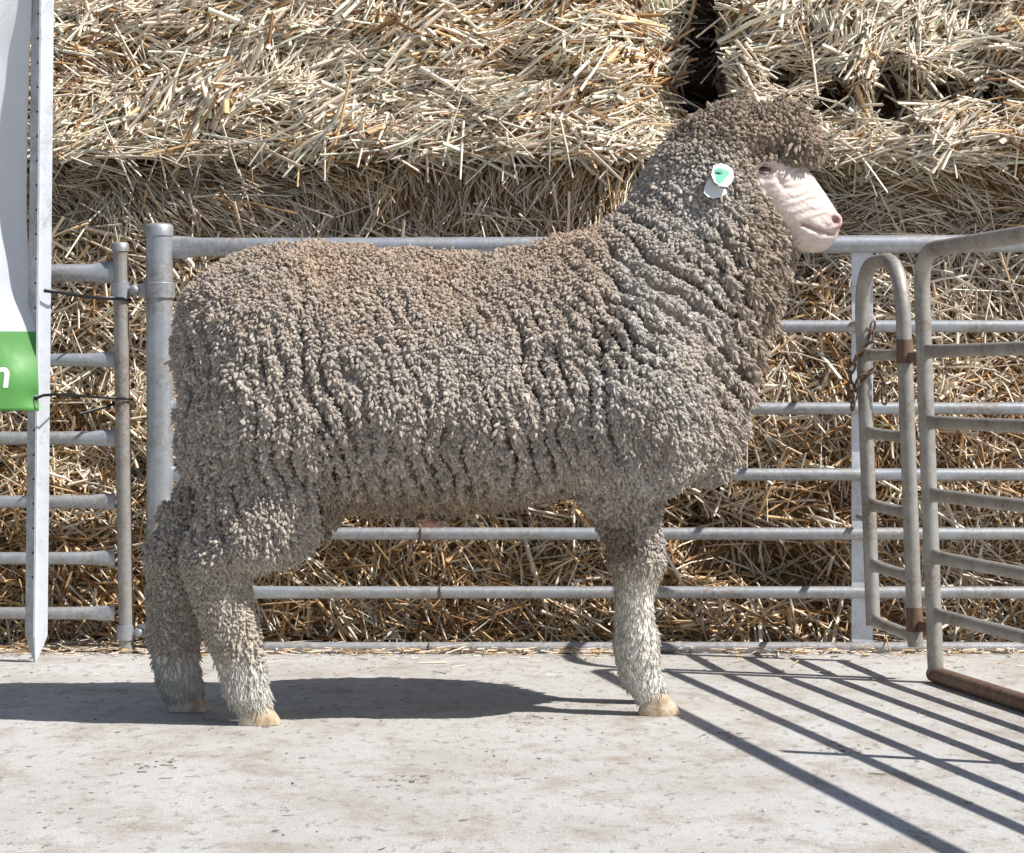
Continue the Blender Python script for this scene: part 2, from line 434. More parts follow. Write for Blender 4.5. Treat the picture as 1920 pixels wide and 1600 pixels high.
pen = thing('sheep_panel', 'long galvanised yard panel of seven rails running behind the ram', 'fence panel', None, (0, YF, 0))
def local(o, root):
    """object built in world metres: keep it there under its root"""
    o.matrix_parent_inverse = Matrix.Translation(-Vector(root.location)); return o
xa = -0.772
for i, (py, r) in enumerate(((457, 0.0195), (612, 0.0135), (766, 0.0135), (890, 0.0135), (1001, 0.0135), (1111, 0.0135), (1216, 0.0140))):
    z = PF(960, py).z
    zl = z - (0.008 if i == 0 else 0)
    local(rail('top_rail' if i == 0 else 'rail', xa + 0.026, 2.0, zl, r, YF, M['galv_dirty'] if i == 6 else M['galv'], pen, True, False, 0.012 if i == 0 else 0), pen)
ptop = PF(300, 424).z
post = MB().tube([(xa - 0.001, YF, 0.001), (xa, YF, 0.5), (xa - 0.002, YF, ptop - 0.004)], 0.0295, 24)
local(post.build('post', M['galv'], pen), pen)
cap = MB().tube([(xa - 0.002, YF, ptop - 0.022), (xa - 0.002, YF, ptop - 0.002), (xa - 0.002, YF, ptop + 0.003), (xa - 0.002, YF, ptop + 0.006)], [0.0315, 0.0315, 0.028, 0.018], 24)
local(cap.build('post_cap', M['galv'], pen), pen)
for z in (PF(300, 545).z, 0.05):
    lug = MB().tube([(xa, YF, z - 0.017), (xa, YF, z + 0.017)], 0.0330, 24)
    lug.box((xa - 0.036, YF - 0.004, z), (0.020, 0.012, 0.030))
    local(lug.build('hinge_lug', M['galv'], pen, bevel=0.001), pen)
# flat upright stay on the far face of the rails
stay = MB()
s0, s1 = PF(1617, 470, YF + 0.018), PF(1616, 1206, YF + 0.018)
stay.box(((s0.x + s1.x) / 2, YF + 0.0185, (s0.z + 0.0) / 2 + 0.004), (0.047, 0.006, s0.z - 0.006))
local(stay.build('flat_stay', M['galv_white'], pen, smooth=False, bevel=0.001), pen)
# wire ties on the three lowest visible rails
for px, py in ((788, 1001), (824, 1111), (803, 1216)):
    c = PF(px, py); ring = [(c.x + 0.002 * math.sin(a), YF + 0.0148 * math.cos(a), c.z + 0.0148 * math.sin(a)) for a in np.linspace(0, 2 * math.pi, 18, endpoint=False)]
    t_ = MB().tube(ring, 0.0018, 6, closed=True, up=(1, 0, 0)); t_.tube([(c.x + 0.001, YF - 0.014, c.z + 0.010), (c.x + 0.004, YF - 0.017, c.z - 0.012), (c.x + 0.001, YF - 0.015, c.z - 0.030)], 0.0014, 6)
    local(t_.build('wire_tie', M['rust'], pen), pen)

lp = thing('sheep_panel', 'shorter galvanised panel of six rails behind the banner and star picket', 'fence panel', None, (-1.5, YF, 0))
xl = PF(229, 700).x
for i, (py, r) in enumerate(((512, 0.0185), (675, 0.0135), (822, 0.0145), (941, 0.0140), (1047, 0.0135), (1150, 0.0135))):
    z = PF(100, py).z
    local(rail('top_rail' if i == 0 else 'rail', -2.3, xl - 0.016, z, r, YF, M['galv'], lp, False, True), lp)
lt = PF(229, 458).z
local(MB().tube([(xl + 0.010, YF, 0.001), (xl + 0.003, YF, 0.4), (xl - 0.004, YF, lt)], 0.0168, 20).build('post', M['galv_old'], lp), lp)
local(MB().tube([(xl - 0.004, YF, lt - 0.016), (xl - 0.004, YF, lt), (xl - 0.004, YF, lt + 0.004)], [0.0188, 0.0188, 0.015], 20).build('post_cap', M['galv'], lp), lp)
local(MB().tube([(-2.317, YF, 0.001), (-2.317, YF, lt)], 0.0168, 20).build('post', M['galv_old'], lp), lp)
for z, xo in ((PF(300, 545).z + 0.001, -0.003), (PF(300, 1186).z, 0.008)):
    lug = MB().tube([(xl + xo, YF, z - 0.016), (xl + xo, YF, z + 0.016)], 0.0212, 22)
    local(lug.build('hinge_ring', M['galv'], lp), lp)
    kb = MB(); c = Vector((xl + xo + 0.031, YF - 0.006, z))
    kb.tube([c + Vector((-0.012, 0, 0)), c], 0.008, 12)
    kb.tube([c + Vector((0, 0.016, 0)), c + Vector((0, 0.004, 0)), c + Vector((0, -0.006, 0)), c + Vector((0, -0.011, 0)), c + Vector((0, -0.013, 0))], [0.011, 0.012, 0.0115, 0.008, 0.003], 16)
    local(kb.build('hinge_bolt', M['galv'], lp), lp)

# ------------------------------------------------------------------ swung gate
LEAN = -0.036
G0 = Vector((0.838, 0.49, 0)); GD = Vector((0.188, -1, 0)).normalized(); GL = 2.9
gate = thing('yard_gate', 'grey tube gate swung towards the viewer with a rusty bottom rail', 'gate', None, G0)
def GP(s, z): return G0 + GD * s + Vector((LEAN * z, 0, z))
zt = 0.853
fr = MB().tube(bend([GP(0, 0.018), GP(0, zt), GP(GL, zt + 0.012), GP(GL, 0.018)], 0.085, 8), 0.0160, 18)
local(fr.build('frame', M['galv_old'], gate), gate)
local(MB().tube([GP(-0.012, 0.0165), GP(GL, 0.0165)], 0.0162, 18).build('bottom_rail', M['rust'], gate), gate)
for z in (0.654, 0.515, 0.372, 0.250, 0.136):
    n = 24; pts = [GP(0.012 + (GL - 0.024) * i / n, z) for i in range(n + 1)]
    rr = [(0.0125, 0.0125)] * (n + 1); rr[0] = (0.005, 0.016); rr[-1] = rr[0]; pts[1] = GP(0.05, z); rr[1] = (0.0115, 0.0135)
    local(MB().tube(pts, rr, 16, up=(0, 0, 1)).build('rail', M['galv_old'], gate), gate)
st_ = MB(); R_ = Matrix(((GD.x, -GD.y, 0), (GD.y, GD.x, 0), (0, 0, 1)))
st_.box(GP(1.22, zt / 2 + 0.005) + Vector((0.0175, 0.003, 0)), (0.030, 0.005, zt - 0.03), R_)
local(st_.build('flat_stay', M['galv_old'], gate, smooth=False), gate)

# narrow arched frame between the gate and the panel
A0 = Vector((0.770, 0.87, 0)); A1 = Vector((0.808, 0.545, 0))
arch = thing('gate_post_frame', 'narrow arched tube frame with rungs between the gate and the panel', 'gate frame', None, A0)
def AP(t, z): return A0.lerp(A1, t) + Vector((LEAN * z, 0, z))
pts = bend([AP(0, 0.078), AP(0, 0.843), AP(1, 0.843), AP(1, 0.066)], [0.13, 0.13], 9)
local(MB().tube(pts, 0.0155, 18).build('frame', M['galv_old'], arch), arch)
for z in (0.652, 0.487, 0.335, 0.207, 0.088):
    pts = [AP(t, z - 0.004 * t) for t in (0.03, 0.12, 0.3, 0.5, 0.7, 0.88, 0.97)]
    rr = [(0.005, 0.016), (0.010, 0.014)] + [(0.012, 0.012)] * 3 + [(0.010, 0.014), (0.005, 0.016)]
    local(MB().tube(pts, rr, 14, up=(0, 0, 1)).build('rung', M['galv_old'], arch), arch)
for z in (0.655, 0.12):                              # rusty hinges clasping arch and gate post
    c = AP(1, z); g = GP(0, z)
    hb = MB().tube([c + Vector((0, 0, -0.024)), c + Vector((0, 0, 0.024))], 0.0170, 16)
    local(hb.build('hinge_sleeve', M['rust'], arch), arch)
    pl = MB(); mid = (c + g) / 2; d = (g - c); ln = d.length
    ang = math.atan2(d.y, d.x); pl.box(mid + Vector((0, 0, -0.012)), (ln, 0.007, 0.020), Matrix.Rotation(ang, 3, 'Z'))
    local(pl.build('hinge_plate', M['rust'], arch, smooth=False), arch)
# foot: arch carried by a clamp on the panel
for z in (0.30, 0.72):
    c = AP(0, z); e = Vector((c.x, YF - 0.010, z))
    local(MB().tube([c, e], 0.007, 10).build('hinge_pin', M['galv_old'], arch), arch)

# rusty chain hung over the arch's far tube
def chain(label, pts, link, wire, parent_name='gate_chain'):
    root = thing(parent_name, label, 'chain', None, pts[0])
    P = [Vector(p) for p in pts]; L_ = [0]
    for a, b in zip(P, P[1:]): L_.append(L_[-1] + (b - a).length)
    n = int(L_[-1] / (link * 0.78)); me = None
    for i in range(n):
        s = (i + 0.5) * L_[-1] / n; k = max(j for j in range(len(P) - 1) if L_[j] <= s)
        t = (s - L_[k]) / (L_[k + 1] - L_[k]); c = P[k].lerp(P[k + 1], t); d = (P[k + 1] - P[k]).normalized()
        if me is None:
            m_ = MB(); loop = []
            for q in range(14):
                a = 2 * math.pi * q / 14; loop.append((0.0062 * math.cos(a), 0, (link / 2 - wire) * math.sin(a) + 0.003 * (1 if math.sin(a) > 0 else -1)))
            m_.tube(loop, wire, 6, closed=True, up=(0, 1, 0)); o = m_.build('link', M['rust'], root); me = o.data
        else:
            o = bpy.data.objects.new('link', me); col.objects.link(o); o.parent = root
        o.location = c - P[0]; q = Vector((0, 0, 1)).rotation_difference(d)
        o.rotation_mode = 'QUATERNION'; o.rotation_quaternion = q @ Matrix.Rotation(math.radians(20 + 90 * (i % 2)), 3, 'Z').to_quaternion()
    return root
c0 = AP(0, 0.70)
chain('rusty chain looped over the arched frame beside the panel', [c0 + Vector(v) for v in ((0.020, -0.018, 0.02), (0.012, -0.022, -0.03), (-0.018, -0.020, -0.055), (-0.028, -0.01, -0.085), (-0.026, -0.008, -0.135),
       (-0.022, -0.008, -0.155), (-0.014, -0.02, -0.105), (0.012, -0.024, -0.085), (0.030, -0.02, -0.080), (0.040, -0.018, -0.100), (0.044, -0.015, -0.150))], 0.026, 0.0026)

# ------------------------------------------------------------------ star picket, banner, cable ties
def picket(label, top, bot, name='star_picket'):
    root = thing(name, label, 'star picket', None, bot)
    ax = (Vector(top) - Vector(bot)); Lp = ax.length; a_ = ax.normalized()
    Rm = Vector((0, 0, 1)).rotation_difference(a_).to_matrix()
    th = 0.0030
    for q, ang in enumerate((28, 150, 270)):
        e = Vector((math.cos(math.radians(ang)), math.sin(math.radians(ang)), 0)); nn = Vector((-e.y, e.x, 0)); m = MB(); vs = []
        ln = (0.026, 0.027, 0.016)[q]
        for z, k in ((0.0, 0.10), (0.055, 1.0), (Lp, 1.0)):
            r0 = 0.0012 if q else 0.0
            for (rr, tt) in ((r0, -th), (ln * k, -th * 0.7), (ln * k, th * 0.7), (r0, th)):
                vs.append(Rm @ (e * rr + nn * tt * (0.4 + 0.6 * k) + Vector((0, 0, z))))
        fs = [(3, 2, 1, 0), (8, 9, 10, 11)]
        for i in (0, 4):
            for j in range(4): fs.append((i + j, i + (j + 1) % 4, i + 4 + (j + 1) % 4, i + 4 + j))
        m.add(vs, fs); o = m.build('fin', M['galv_white'] if q != 1 else M['galv'], root, smooth=False, bevel=0.0006)  # sunlit fins paler, shaded holed fin darker: light put into the material choice
        if q == 1:
            me = None; z = 0.18
            while z < Lp - 0.05:
                if me is None:
                    h = MB(); h.tube([(0, 0, -0.0004), (0, 0, 0.0004)], 0.0026, 10); ho = h.build('hole', M['hole'], o); me = ho.data
                else:
                    ho = bpy.data.objects.new('hole', me); col.objects.link(ho); ho.parent = o
                ho.location = Rm @ (e * 0.007 + nn * (th * 0.98) + Vector((0, 0, z)))
                ho.rotation_mode = 'QUATERNION'; ho.rotation_quaternion = Vector((0, 0, 1)).rotation_difference(Rm @ nn)
                z += 0.052
    return root
YP = 0.865
pb = W(66, 1243, YP); pt = W(80, -160, YP)
picket('galvanised steel star picket with punched holes beside the banner', (pt.x, YP, pt.z), (pb.x, YP, 0.0))

def banner_mats():
    m = mat('banner_vinyl', (0.8, 0.8, 0.8), 0.45, 0, 0.4)
    co = N(m, 'ShaderNodeTexCoord').outputs['Object']; sp = N(m, 'ShaderNodeSeparateXYZ'); L(m, co, sp.inputs[0])
    g = ramp(m, sp.outputs['Z'], [(0.0, (0.20, 0.52, 0.15)), (0.5, (0.20, 0.52, 0.15))])
    f = N(m, 'ShaderNodeMath', operation='GREATER_THAN'); L(m, sp.outputs['Z'], f.inputs[0]); f.inputs[1].default_value = 0.168
    base = mixc(m, f.outputs[0], (0.17, 0.47, 0.13), (0.86, 0.885, 0.92))
    n = tex_noise(m, co, 300, 2); base = mixc(m, 1.0, base, ramp(m, n, [(0.3, (0.96,) * 3), (0.7, (1,) * 3)]), 'MULTIPLY')
    # thin grey swoosh near the top
    v = N(m, 'ShaderNodeVectorMath', operation='DISTANCE'); L(m, co, v.inputs[0]); v.inputs[1].default_value = (0.07, 0.0, 0.75)
    L(m, base, bsdf(m).inputs['Base Color'])
    b = tex_noise(m, co, 9, 3, 0.5, (1, 1, 0.6)); bump(m, b, 0.3, 0.02)
    t = N(m, 'ShaderNodeBsdfTranslucent'); L(m, base, t.inputs[0])
    x = N(m, 'ShaderNodeMixShader'); x.inputs[0].default_value = 0.32
    L(m, bsdf(m).outputs[0], x.inputs[1]); L(m, t.outputs[0], x.inputs[2]); L(m, x.outputs[0], m.node_tree.nodes['Material Output'].inputs[0])
    return m
M['banner'] = banner_mats(); M['white_print'] = mat('white_print', (0.80, 0.83, 0.83), 0.45); M['grey_flat'] = mat('grey_flat', (0.42, 0.44, 0.48), 0.5)
YB = YP - 0.052
bc = W(74, 771, YB)                                   # lower right corner
bt = W(57, -150, YB)
banner = thing('banner', 'white vinyl banner with green lower band tied to the star picket', 'banner', None, (bc.x, YB, bc.z))
sB = (YB + D0) / F
_by = [-150, 0, 120, 250, 400, 520, 640, 720, 771]
_bx = [66, 60, 55, 51, 50, 57, 68, 72, 74]
_bd = [-0.01, 0.008, 0.018, 0.026, 0.028, 0.018, -0.004, -0.030, -0.046]
def bsurf(u, v):
    """u: metres left of the right edge, v: metres up; the sheet bows back between its two ties"""
    py = 771 - v / sB
    def ip(tab):
        k = [max(0.0, 1 - abs(py - p) / 110.0) for p in _by]
        w_ = np.exp(-((py - np.array(_by)) / 70.0) ** 2); return float((w_ * np.array(tab)).sum() / w_.sum())
    y = YP + ip(_bd) - YB
    y += 0.012 * (1 - math.exp(-u * 16)) * math.sin(py / 240.0 + 0.4) - 0.30 * u + 0.006 * math.sin(u * 22 + py / 300.0)
    y += -0.010 * math.exp(-(((u - 0.05) / 0.04) ** 2 + ((v - 0.07) / 0.045) ** 2)) + 0.008 * math.exp(-(((u - 0.012) / 0.02) ** 2 + ((v - 0.026) / 0.02) ** 2))
    sc_ = (YB + y + D0) / F
    return Vector(((ip(_bx) - 960) * sc_ - bc.x - u, y, v))
nu, nv = 90, 130; vs = [bsurf(1.1 * (i / nu) ** 1.4, (bt.z - bc.z) * j / nv) for i in range(nu + 1) for j in range(nv + 1)]
fs = [(i * (nv + 1) + j, (i + 1) * (nv + 1) + j, (i + 1) * (nv + 1) + j + 1, i * (nv + 1) + j + 1) for i in range(nu) for j in range(nv)]
sh = MB().add(vs, fs).build('banner_sheet', M['banner'], banner)
sm = sh.modifiers.new('thick', 'SOLIDIFY'); sm.thickness = 0.0012
# letter n, only its right stem is inside the picture
def text_mesh(body, size, shear, mat_, name, parent, place):
    c = bpy.data.curves.new(name, 'FONT'); c.body = body; c.size = size; c.shear = shear; c.offset = 0.0013
    o = bpy.data.objects.new(name, c); col.objects.link(o); dg = bpy.context.evaluated_depsgraph_get()
    me = bpy.data.meshes.new_from_object(o.evaluated_get(dg)); bpy.data.objects.remove(o); bpy.data.curves.remove(c)
    bm = bmesh.new(); bm.from_mesh(me); bmesh.ops.subdivide_edges(bm, edges=bm.edges, cuts=1); bm.to_mesh(me); bm.free()
    xr = max(v.co.x for v in me.vertices)
    for v in me.vertices:
        u_, v_ = place(v.co.x - xr, v.co.y); p = bsurf(u_, v_); v.co = p + Vector((0, -0.0022, 0))
    me.materials.clear(); me.materials.append(mat_); o = bpy.data.objects.new(name, me); col.objects.link(o); o.parent = parent; return o
text_mesh('n', 0.088, 0.16, M['white_print'], 'printed_letter', sh, lambda x, y: ((68 - 15) * sB - x, (771 - 726) * sB + y))
arc = []
for k in range(9):
    a = k / 8; px, py = 0 - 22 + 44 * a, 75 - 75 * a + 14 * (1 - a) * a * -1
    arc.append(((60 - px) * sB, (771 - py) * sB))
am = MB()
for (u, v), (u2, v2) in zip(arc, arc[1:]):
    A_, B_ = bsurf(u, v), bsurf(u2, v2); o_ = Vector((0, -0.0022, 0)); d_ = Vector((0.0012, 0, 0.0006))
    am.add([A_ + o_, A_ + o_ + d_, B_ + o_ + d_, B_ + o_], [(0, 1, 2, 3)])
am.build('grey_line', M['grey_flat'], sh, smooth=False)  # thin grey arc laid on the sheet near its top
gr = Vector((bc.x, YB, bc.z)) + bsurf(0.008, 0.025)
rg = MB().tube([(gr.x - bc.x + 0.007 * math.cos(a), gr.y - YB - 0.002, gr.z - bc.z + 0.007 * math.sin(a)) for a in np.linspace(0, 6.283, 16, endpoint=False)], 0.002, 6, closed=True, up=(0, 1, 0))
rg.build('eyelet', M['galv'], banner)

def ribbon(name, label, pts, wdt, thk):
    m = MB().tube(pts, [(thk, wdt)] * len(pts), 8, up=(0, 0, 1)); o = m.build(name, M['black']); tag(o, label, 'cable tie', 'black cable ties'); return o
YA = YF
r_ = 0.0205
u0 = W(82, 545, YP - 0.012); u1 = PF(229, 560)
loop = [(u0.x, u0.y, u0.z), (u0.x + 0.03, YP - 0.002, u0.z - 0.003), ((u0.x + u1.x) / 2, (YP + YF) / 2 - 0.02, (u0.z + u1.z) / 2 - 0.004), (u1.x - 0.03, YF - 0.030, u1.z - 0.001)]
loop += [(u1.x + r_ * math.sin(a), YF - r_ * math.cos(a), u1.z - 0.001 * k) for k, a in enumerate(np.linspace(-0.3, math.pi + 0.6, 10))]
ribbon('cable_tie', 'black cable tie pulled from the star picket to the post, upper', loop, 0.0040, 0.0012)
l0 = gr + Vector((-0.001, -0.004, 0)); l1 = PF(232, 747)
loop = [tuple(l0), (l0.x + 0.022, l0.y - 0.012, l0.z + 0.008), (l0.x + 0.05, YB + 0.0, l0.z + 0.010), ((l0.x + l1.x) / 2, 0.93, l1.z + 0.006), (l1.x - 0.03, YF - 0.03, l1.z + 0.001)]
loop += [(l1.x + r_ * math.sin(a), YF - r_ * math.cos(a), l1.z - 0.0006 * k) for k, a in enumerate(np.linspace(-0.3, math.pi + 0.9, 10))]
t0, t1 = PF(150, 777, YF - 0.06), PF(168, 803, YF - 0.07)
loop += [(l1.x - 0.03, YF + 0.005, l1.z - 0.016), (t0.x, t0.y, t0.z), (t1.x, t1.y, t1.z)]
ribbon('cable_tie', 'black cable tie looping from the banner eyelet to the post with loose tail, lower', loop, 0.0030, 0.0012)

# ------------------------------------------------------------------ the ram
YC0, YC1 = 0.02, 0.11                                   # body axis depth at rump and at head
def axisY(x): return YC0 + (YC1 - YC0) * np.clip((x + 0.6) / 1.1, 0, 1)
def toX(px, Y=0.06): return (px - 960) * (Y + D0) / F
def toZ(py, Y=0.06): return H - (py - 720) * (Y + D0) / F
def poly(pts, Y=0.06): return np.array([[toX(a, Y), toZ(b, Y)] for a, b in pts])
def sdpoly(P, Q):
    """signed distance, inside positive"""
    d = np.full(len(P), 1e9); ins = np.zeros(len(P), dtype=bool)
    for i in range(len(Q)):
        a, b = Q[i], Q[(i + 1) % len(Q)]; e = b - a; w_ = P - a
        t = np.clip((w_ @ e) / (e @ e), 0, 1); q = w_ - t[:, None] * e; d = np.minimum(d, (q * q).sum(1))
        c = ((a[1] <= P[:, 1]) != (b[1] <= P[:, 1])) & ((P[:, 0] - a[0]) < (b[0] - a[0]) * (P[:, 1] - a[1]) / (b[1] - a[1] + 1e-12))
        ins ^= c
    d = np.sqrt(d); return np.where(ins, d, -d)
def smooth_poly(pts, n=4):
    """closed Catmull-Rom"""
    p = np.array(pts, dtype=float); out = []
    for i in range(len(p)):
        a, b, c, d = p[i - 1], p[i], p[(i + 1) % len(p)], p[(i + 2) % len(p)]
        for k in range(n):
            t = k / n
            out.append(0.5 * ((2 * b) + (c - a) * t + (2 * a - 5 * b + 4 * c - d) * t * t + (3 * b - a - 3 * c + d) * t ** 3))
    return out
g = 0.0047
x0, x1, y0, y1, z0, z1 = -0.70, 0.625, -0.25, 0.385, -0.01, 1.13
nx, ny, nz = int((x1 - x0) / g), int((y1 - y0) / g), int((z1 - z0) / g)
gx = (x0 + g * np.arange(nx)).astype(np.float32); gy = (y0 + g * np.arange(ny)).astype(np.float32); gz = (z0 + g * np.arange(nz)).astype(np.float32)
XZ = np.stack(np.meshgrid(gx, gz, indexing='ij'), -1).reshape(-1, 2).astype(np.float64)
def blur(a, s):
    k = np.exp(-0.5 * (np.arange(-3 * s, 3 * s + 1) / s) ** 2); k /= k.sum(); r = 3 * s
    for ax in (0, 1):
        pd = [(0, 0), (0, 0)]; pd[ax] = (r, r); b = np.pad(a, pd, mode='edge')
        a = sum(k[i] * (b[i:i + a.shape[0]] if ax == 0 else b[:, i:i + a.shape[1]]) for i in range(len(k)))
    return a
def inflate(pts, R, k, yc):
    """rounded solid from a side outline: R metres of rounding, k width factor (arrays over the x-z grid allowed)"""
    d = sdpoly(XZ, poly(smooth_poly(pts))).reshape(nx, nz)
    db = blur(d, 4); t = sstep(d, 0.02, 0.07); d = d * (1 - t) + db * t
    a = np.maximum(R - d, 0).astype(np.float32)
    yy = (gy[None, :, None] - np.broadcast_to(yc, (nx, nz))[:, None, :]) / np.broadcast_to(k, (nx, nz))[:, None, :]
    return (np.sqrt(a[:, None, :] ** 2 + yy ** 2) - np.broadcast_to(R, (nx, nz))[:, None, :]).astype(np.float32)
def smin(a, b, k):
    h = np.clip(0.5 + 0.5 * (b - a) / k, 0, 1); return b + (a - b) * h - k * h * (1 - h)
GX = np.broadcast_to(gx[:, None], (nx, nz)).astype(np.float64); GZ = np.broadcast_to(gz[None, :], (nx, nz)).astype(np.float64)
ax2 = axisY(GX)
# torso: rump, back, shoulder, brisket, belly
torso = [(338, 585), (352, 540), (400, 499), (470, 468), (550, 452), (640, 455), (740, 462), (860, 468), (950, 464), (1030, 442), (1110, 420), (1170, 405),
         (1260, 420), (1350, 470), (1400, 560), (1412, 660), (1404, 760), (1388, 845), (1372, 900), (1325, 916), (1280, 900), (1240, 880), (1150, 900), (1040, 925), (940, 945), (830, 955), (720, 955), (640, 950),
         (560, 970), (460, 985), (390, 950), (366, 890), (352, 810), (342, 740), (326, 670), (326, 625)]
Rb = 0.245 - 0.03 * sstep(GX, 0.22, 0.42)
f = inflate(torso, Rb, 1.02 - 0.18 * sstep(GX, 0.18, 0.45), ax2)
neck = [(1130, 440), (1165, 385), (1200, 318), (1232, 272), (1285, 220), (1350, 190), (1412, 203), (1462, 250), (1440, 300), (1444, 350), (1468, 398), (1486, 455), (1480, 530), (1470, 590), (1447, 650),
        (1425, 715), (1400, 780), (1380, 840), (1300, 830), (1200, 740), (1130, 600)]
tn = sstep(GZ, 0.72, 0.98)
f = smin(f, inflate(neck, 0.185 - 0.055 * tn, 0.98 - 0.02 * tn, ax2 + 0.005), 0.05)
knot = [(1320, 205), (1368, 183), (1420, 178), (1470, 182), (1515, 202), (1541, 245), (1544, 284), (1512, 306), (1455, 304), (1405, 295), (1350, 265)]
f = smin(f, inflate(knot, 0.085, 1.0, ax2), 0.02)
face = [(1385, 285), (1440, 272), (1500, 285), (1520, 312), (1540, 340), (1562, 372), (1578, 400), (1581, 428), (1570, 450), (1548, 468), (1520, 471), (1496, 464), (1470, 440), (1440, 410), (1400, 370)]
fx = sstep(GX, toX(1440), toX(1560))
f = smin(f, inflate(face, 0.062 - 0.012 * fx, 1.05 - 0.16 * fx, ax2), 0.012)

def local_prim(fn, lo, hi, k, op='add'):
    global f
    i0, i1 = [int(np.clip((v - x0) / g, 0, nx)) for v in (lo[0], hi[0])]; j0, j1 = [int(np.clip((v - y0) / g, 0, ny)) for v in (lo[1], hi[1])]; k0, k1 = [int(np.clip((v - z0) / g, 0, nz)) for v in (lo[2], hi[2])]
    X, Y, Z = np.meshgrid(gx[i0:i1], gy[j0:j1], gz[k0:k1], indexing='ij')
    d = fn(X, Y, Z); s = f[i0:i1, j0:j1, k0:k1]
    f[i0:i1, j0:j1, k0:k1] = smin(s, d, k) if op == 'add' else -smin(-s, d, k)
def ell(c, r, k=0.03, op='add', pitch=0.0):
    c = np.array(c); m = max(r) + 0.06; cs, sn = math.cos(pitch), math.sin(pitch)
    def fn(X, Y, Z):
        dx, dy, dz = X - c[0], Y - c[1], Z - c[2]
        u, v = dx * cs + dz * sn, -dx * sn + dz * cs
        q = np.sqrt((u / r[0]) ** 2 + (dy / r[1]) ** 2 + (v / r[2]) ** 2)
        return (q - 1) * min(r)
    local_prim(fn, c - m, c + m, k, op)
def cone(a, b, ra, rb, k=0.03, sy=1.0):
    a, b = np.array(a, dtype=float), np.array(b, dtype=float); m = max(ra, rb) + 0.05
    def fn(X, Y, Z):
        e = b - a; t = np.clip(((X - a[0]) * e[0] + (Y - a[1]) * e[1] + (Z - a[2]) * e[2]) / (e @ e), 0, 1)
        return np.sqrt((X - a[0] - t * e[0]) ** 2 + ((Y - a[1] - t * e[1]) / sy) ** 2 + (Z - a[2] - t * e[2]) ** 2) - (ra + (rb - ra) * t)
    local_prim(fn, np.minimum(a, b) - m, np.maximum(a, b) + m, k)
def limb(pts, Y, k=0.03, sy=1.0):
    """pts: (px, py, radius in px[, Y]) down the limb"""
    q = [(tuple(W(p[0], p[1], p[3] if len(p) > 3 else Y)), p[2] * ((p[3] if len(p) > 3 else Y) + D0) / F) for p in pts]
    for (a, ra), (b, rb) in zip(q, q[1:]): cone(a, b, ra, rb, k, sy)
# near shoulder and haunch swell out of the barrel
ell(W(1185, 760, -0.075), (0.15, 0.135, 0.17), 0.08, pitch=0.2)
ell(W(508, 785, -0.095), (0.140, 0.125, 0.22), 0.08)
ell(W(1180, 715, 0.26), (0.15, 0.13, 0.20), 0.08, pitch=0.2)
ell(W(508, 740, 0.15), (0.140, 0.115, 0.24), 0.08)
ell(W(790, 780, 0.01), (0.36, 0.245, 0.15), 0.09)
# front legs
NF, FF, NH, FH = 0.0, 0.17, -0.13, 0.05
limb([(1155, 800, 108, -0.04), (1156, 890, 88, -0.03), (1178, 960, 62, -0.01), (1196, 1020, 48, NF), (1201, 1062, 42, NF), (1196, 1100, 32, NF), (1196, 1150, 30, NF), (1199, 1200, 36, NF), (1202, 1240, 36, NF), (1213, 1280, 31, NF), (1222, 1308, 29, NF)], NF, 0.02, 0.95)
limb([(1155, 820, 90, 0.24), (1174, 960, 56, 0.20), (1190, 1030, 44, FF), (1187, 1070, 39, FF), (1183, 1110, 31, FF), (1181, 1160, 29, FF), (1184, 1210, 34, FF), (1190, 1245, 33, FF), (1203, 1270, 31, FF), (1212, 1290, 30, FF)], FF, 0.02, 0.95)
# hind legs
limb([(490, 800, 116, -0.10), (496, 900, 112, -0.11), (470, 970, 105, -0.12), (412, 1030, 70, NH), (406, 1072, 56, NH), (418, 1130, 50, NH), (437, 1190, 47, NH), (451, 1240, 41, NH), (460, 1282, 38, NH), (475, 1318, 34, NH)], NH, 0.025, 0.92)
ell(W(540, 962, -0.10), (0.090, 0.07, 0.068), 0.05, pitch=0.4)
limb([(440, 820, 105, 0.13), (420, 920, 85, 0.10), (365, 985, 68, 0.07), (330, 1036, 52, FH), (326, 1110, 47, FH), (326, 1180, 45, FH), (330, 1240, 40, FH), (336, 1276, 35, FH), (347, 1300, 32, FH)], FH, 0.025, 0.92)
# face detail
def surfY(px_, py_):
    """depth of the near surface along the line of sight"""
    for Yt in np.arange(-0.24, 0.3, 0.002):
        p = W(px_, py_, Yt); v = f[int((p.x - x0) / g), int((Yt - y0) / g), int((p.z - z0) / g)]
        if v < 0: return float(Yt)
    return 0.1
# the wool stands about a centimetre off the skin: pull the body in where locks grow
SKIN = np.array([(1413, 308), (1432, 299), (1462, 302), (1500, 302), (1545, 296), (1640, 300), (1640, 560), (1520, 500), (1492, 470), (1480, 440), (1462, 405), (1440, 375), (1420, 345)], dtype=float)
er = 0.0095 * sstep(-sdpoly(XZ, poly(SKIN)).reshape(nx, nz), -0.004, 0.012) * (0.55 + 0.45 * sstep(GZ, 0.27, 0.36)) * sstep(GZ, 0.03, 0.08)
f += er[:, None, :].astype(np.float32)
hy = float(axisY(np.array([0.48]))[0])
nearface = surfY(1440, 330)
ell(W(1436, 301, nearface + 0.008), (0.026, 0.013, 0.011), 0.010)                       # brow
ell(W(1468, 378, surfY(1468, 378) + 0.008), (0.026, 0.014, 0.032), 0.015)                        # cheek
ell(W(1560, 415, hy - 0.026), (0.020, 0.018, 0.018), 0.010)                              # nostril wing
ell(W(1533, 432, hy - 0.028), (0.032, 0.016, 0.013), 0.010, pitch=-0.35)                 # upper lip
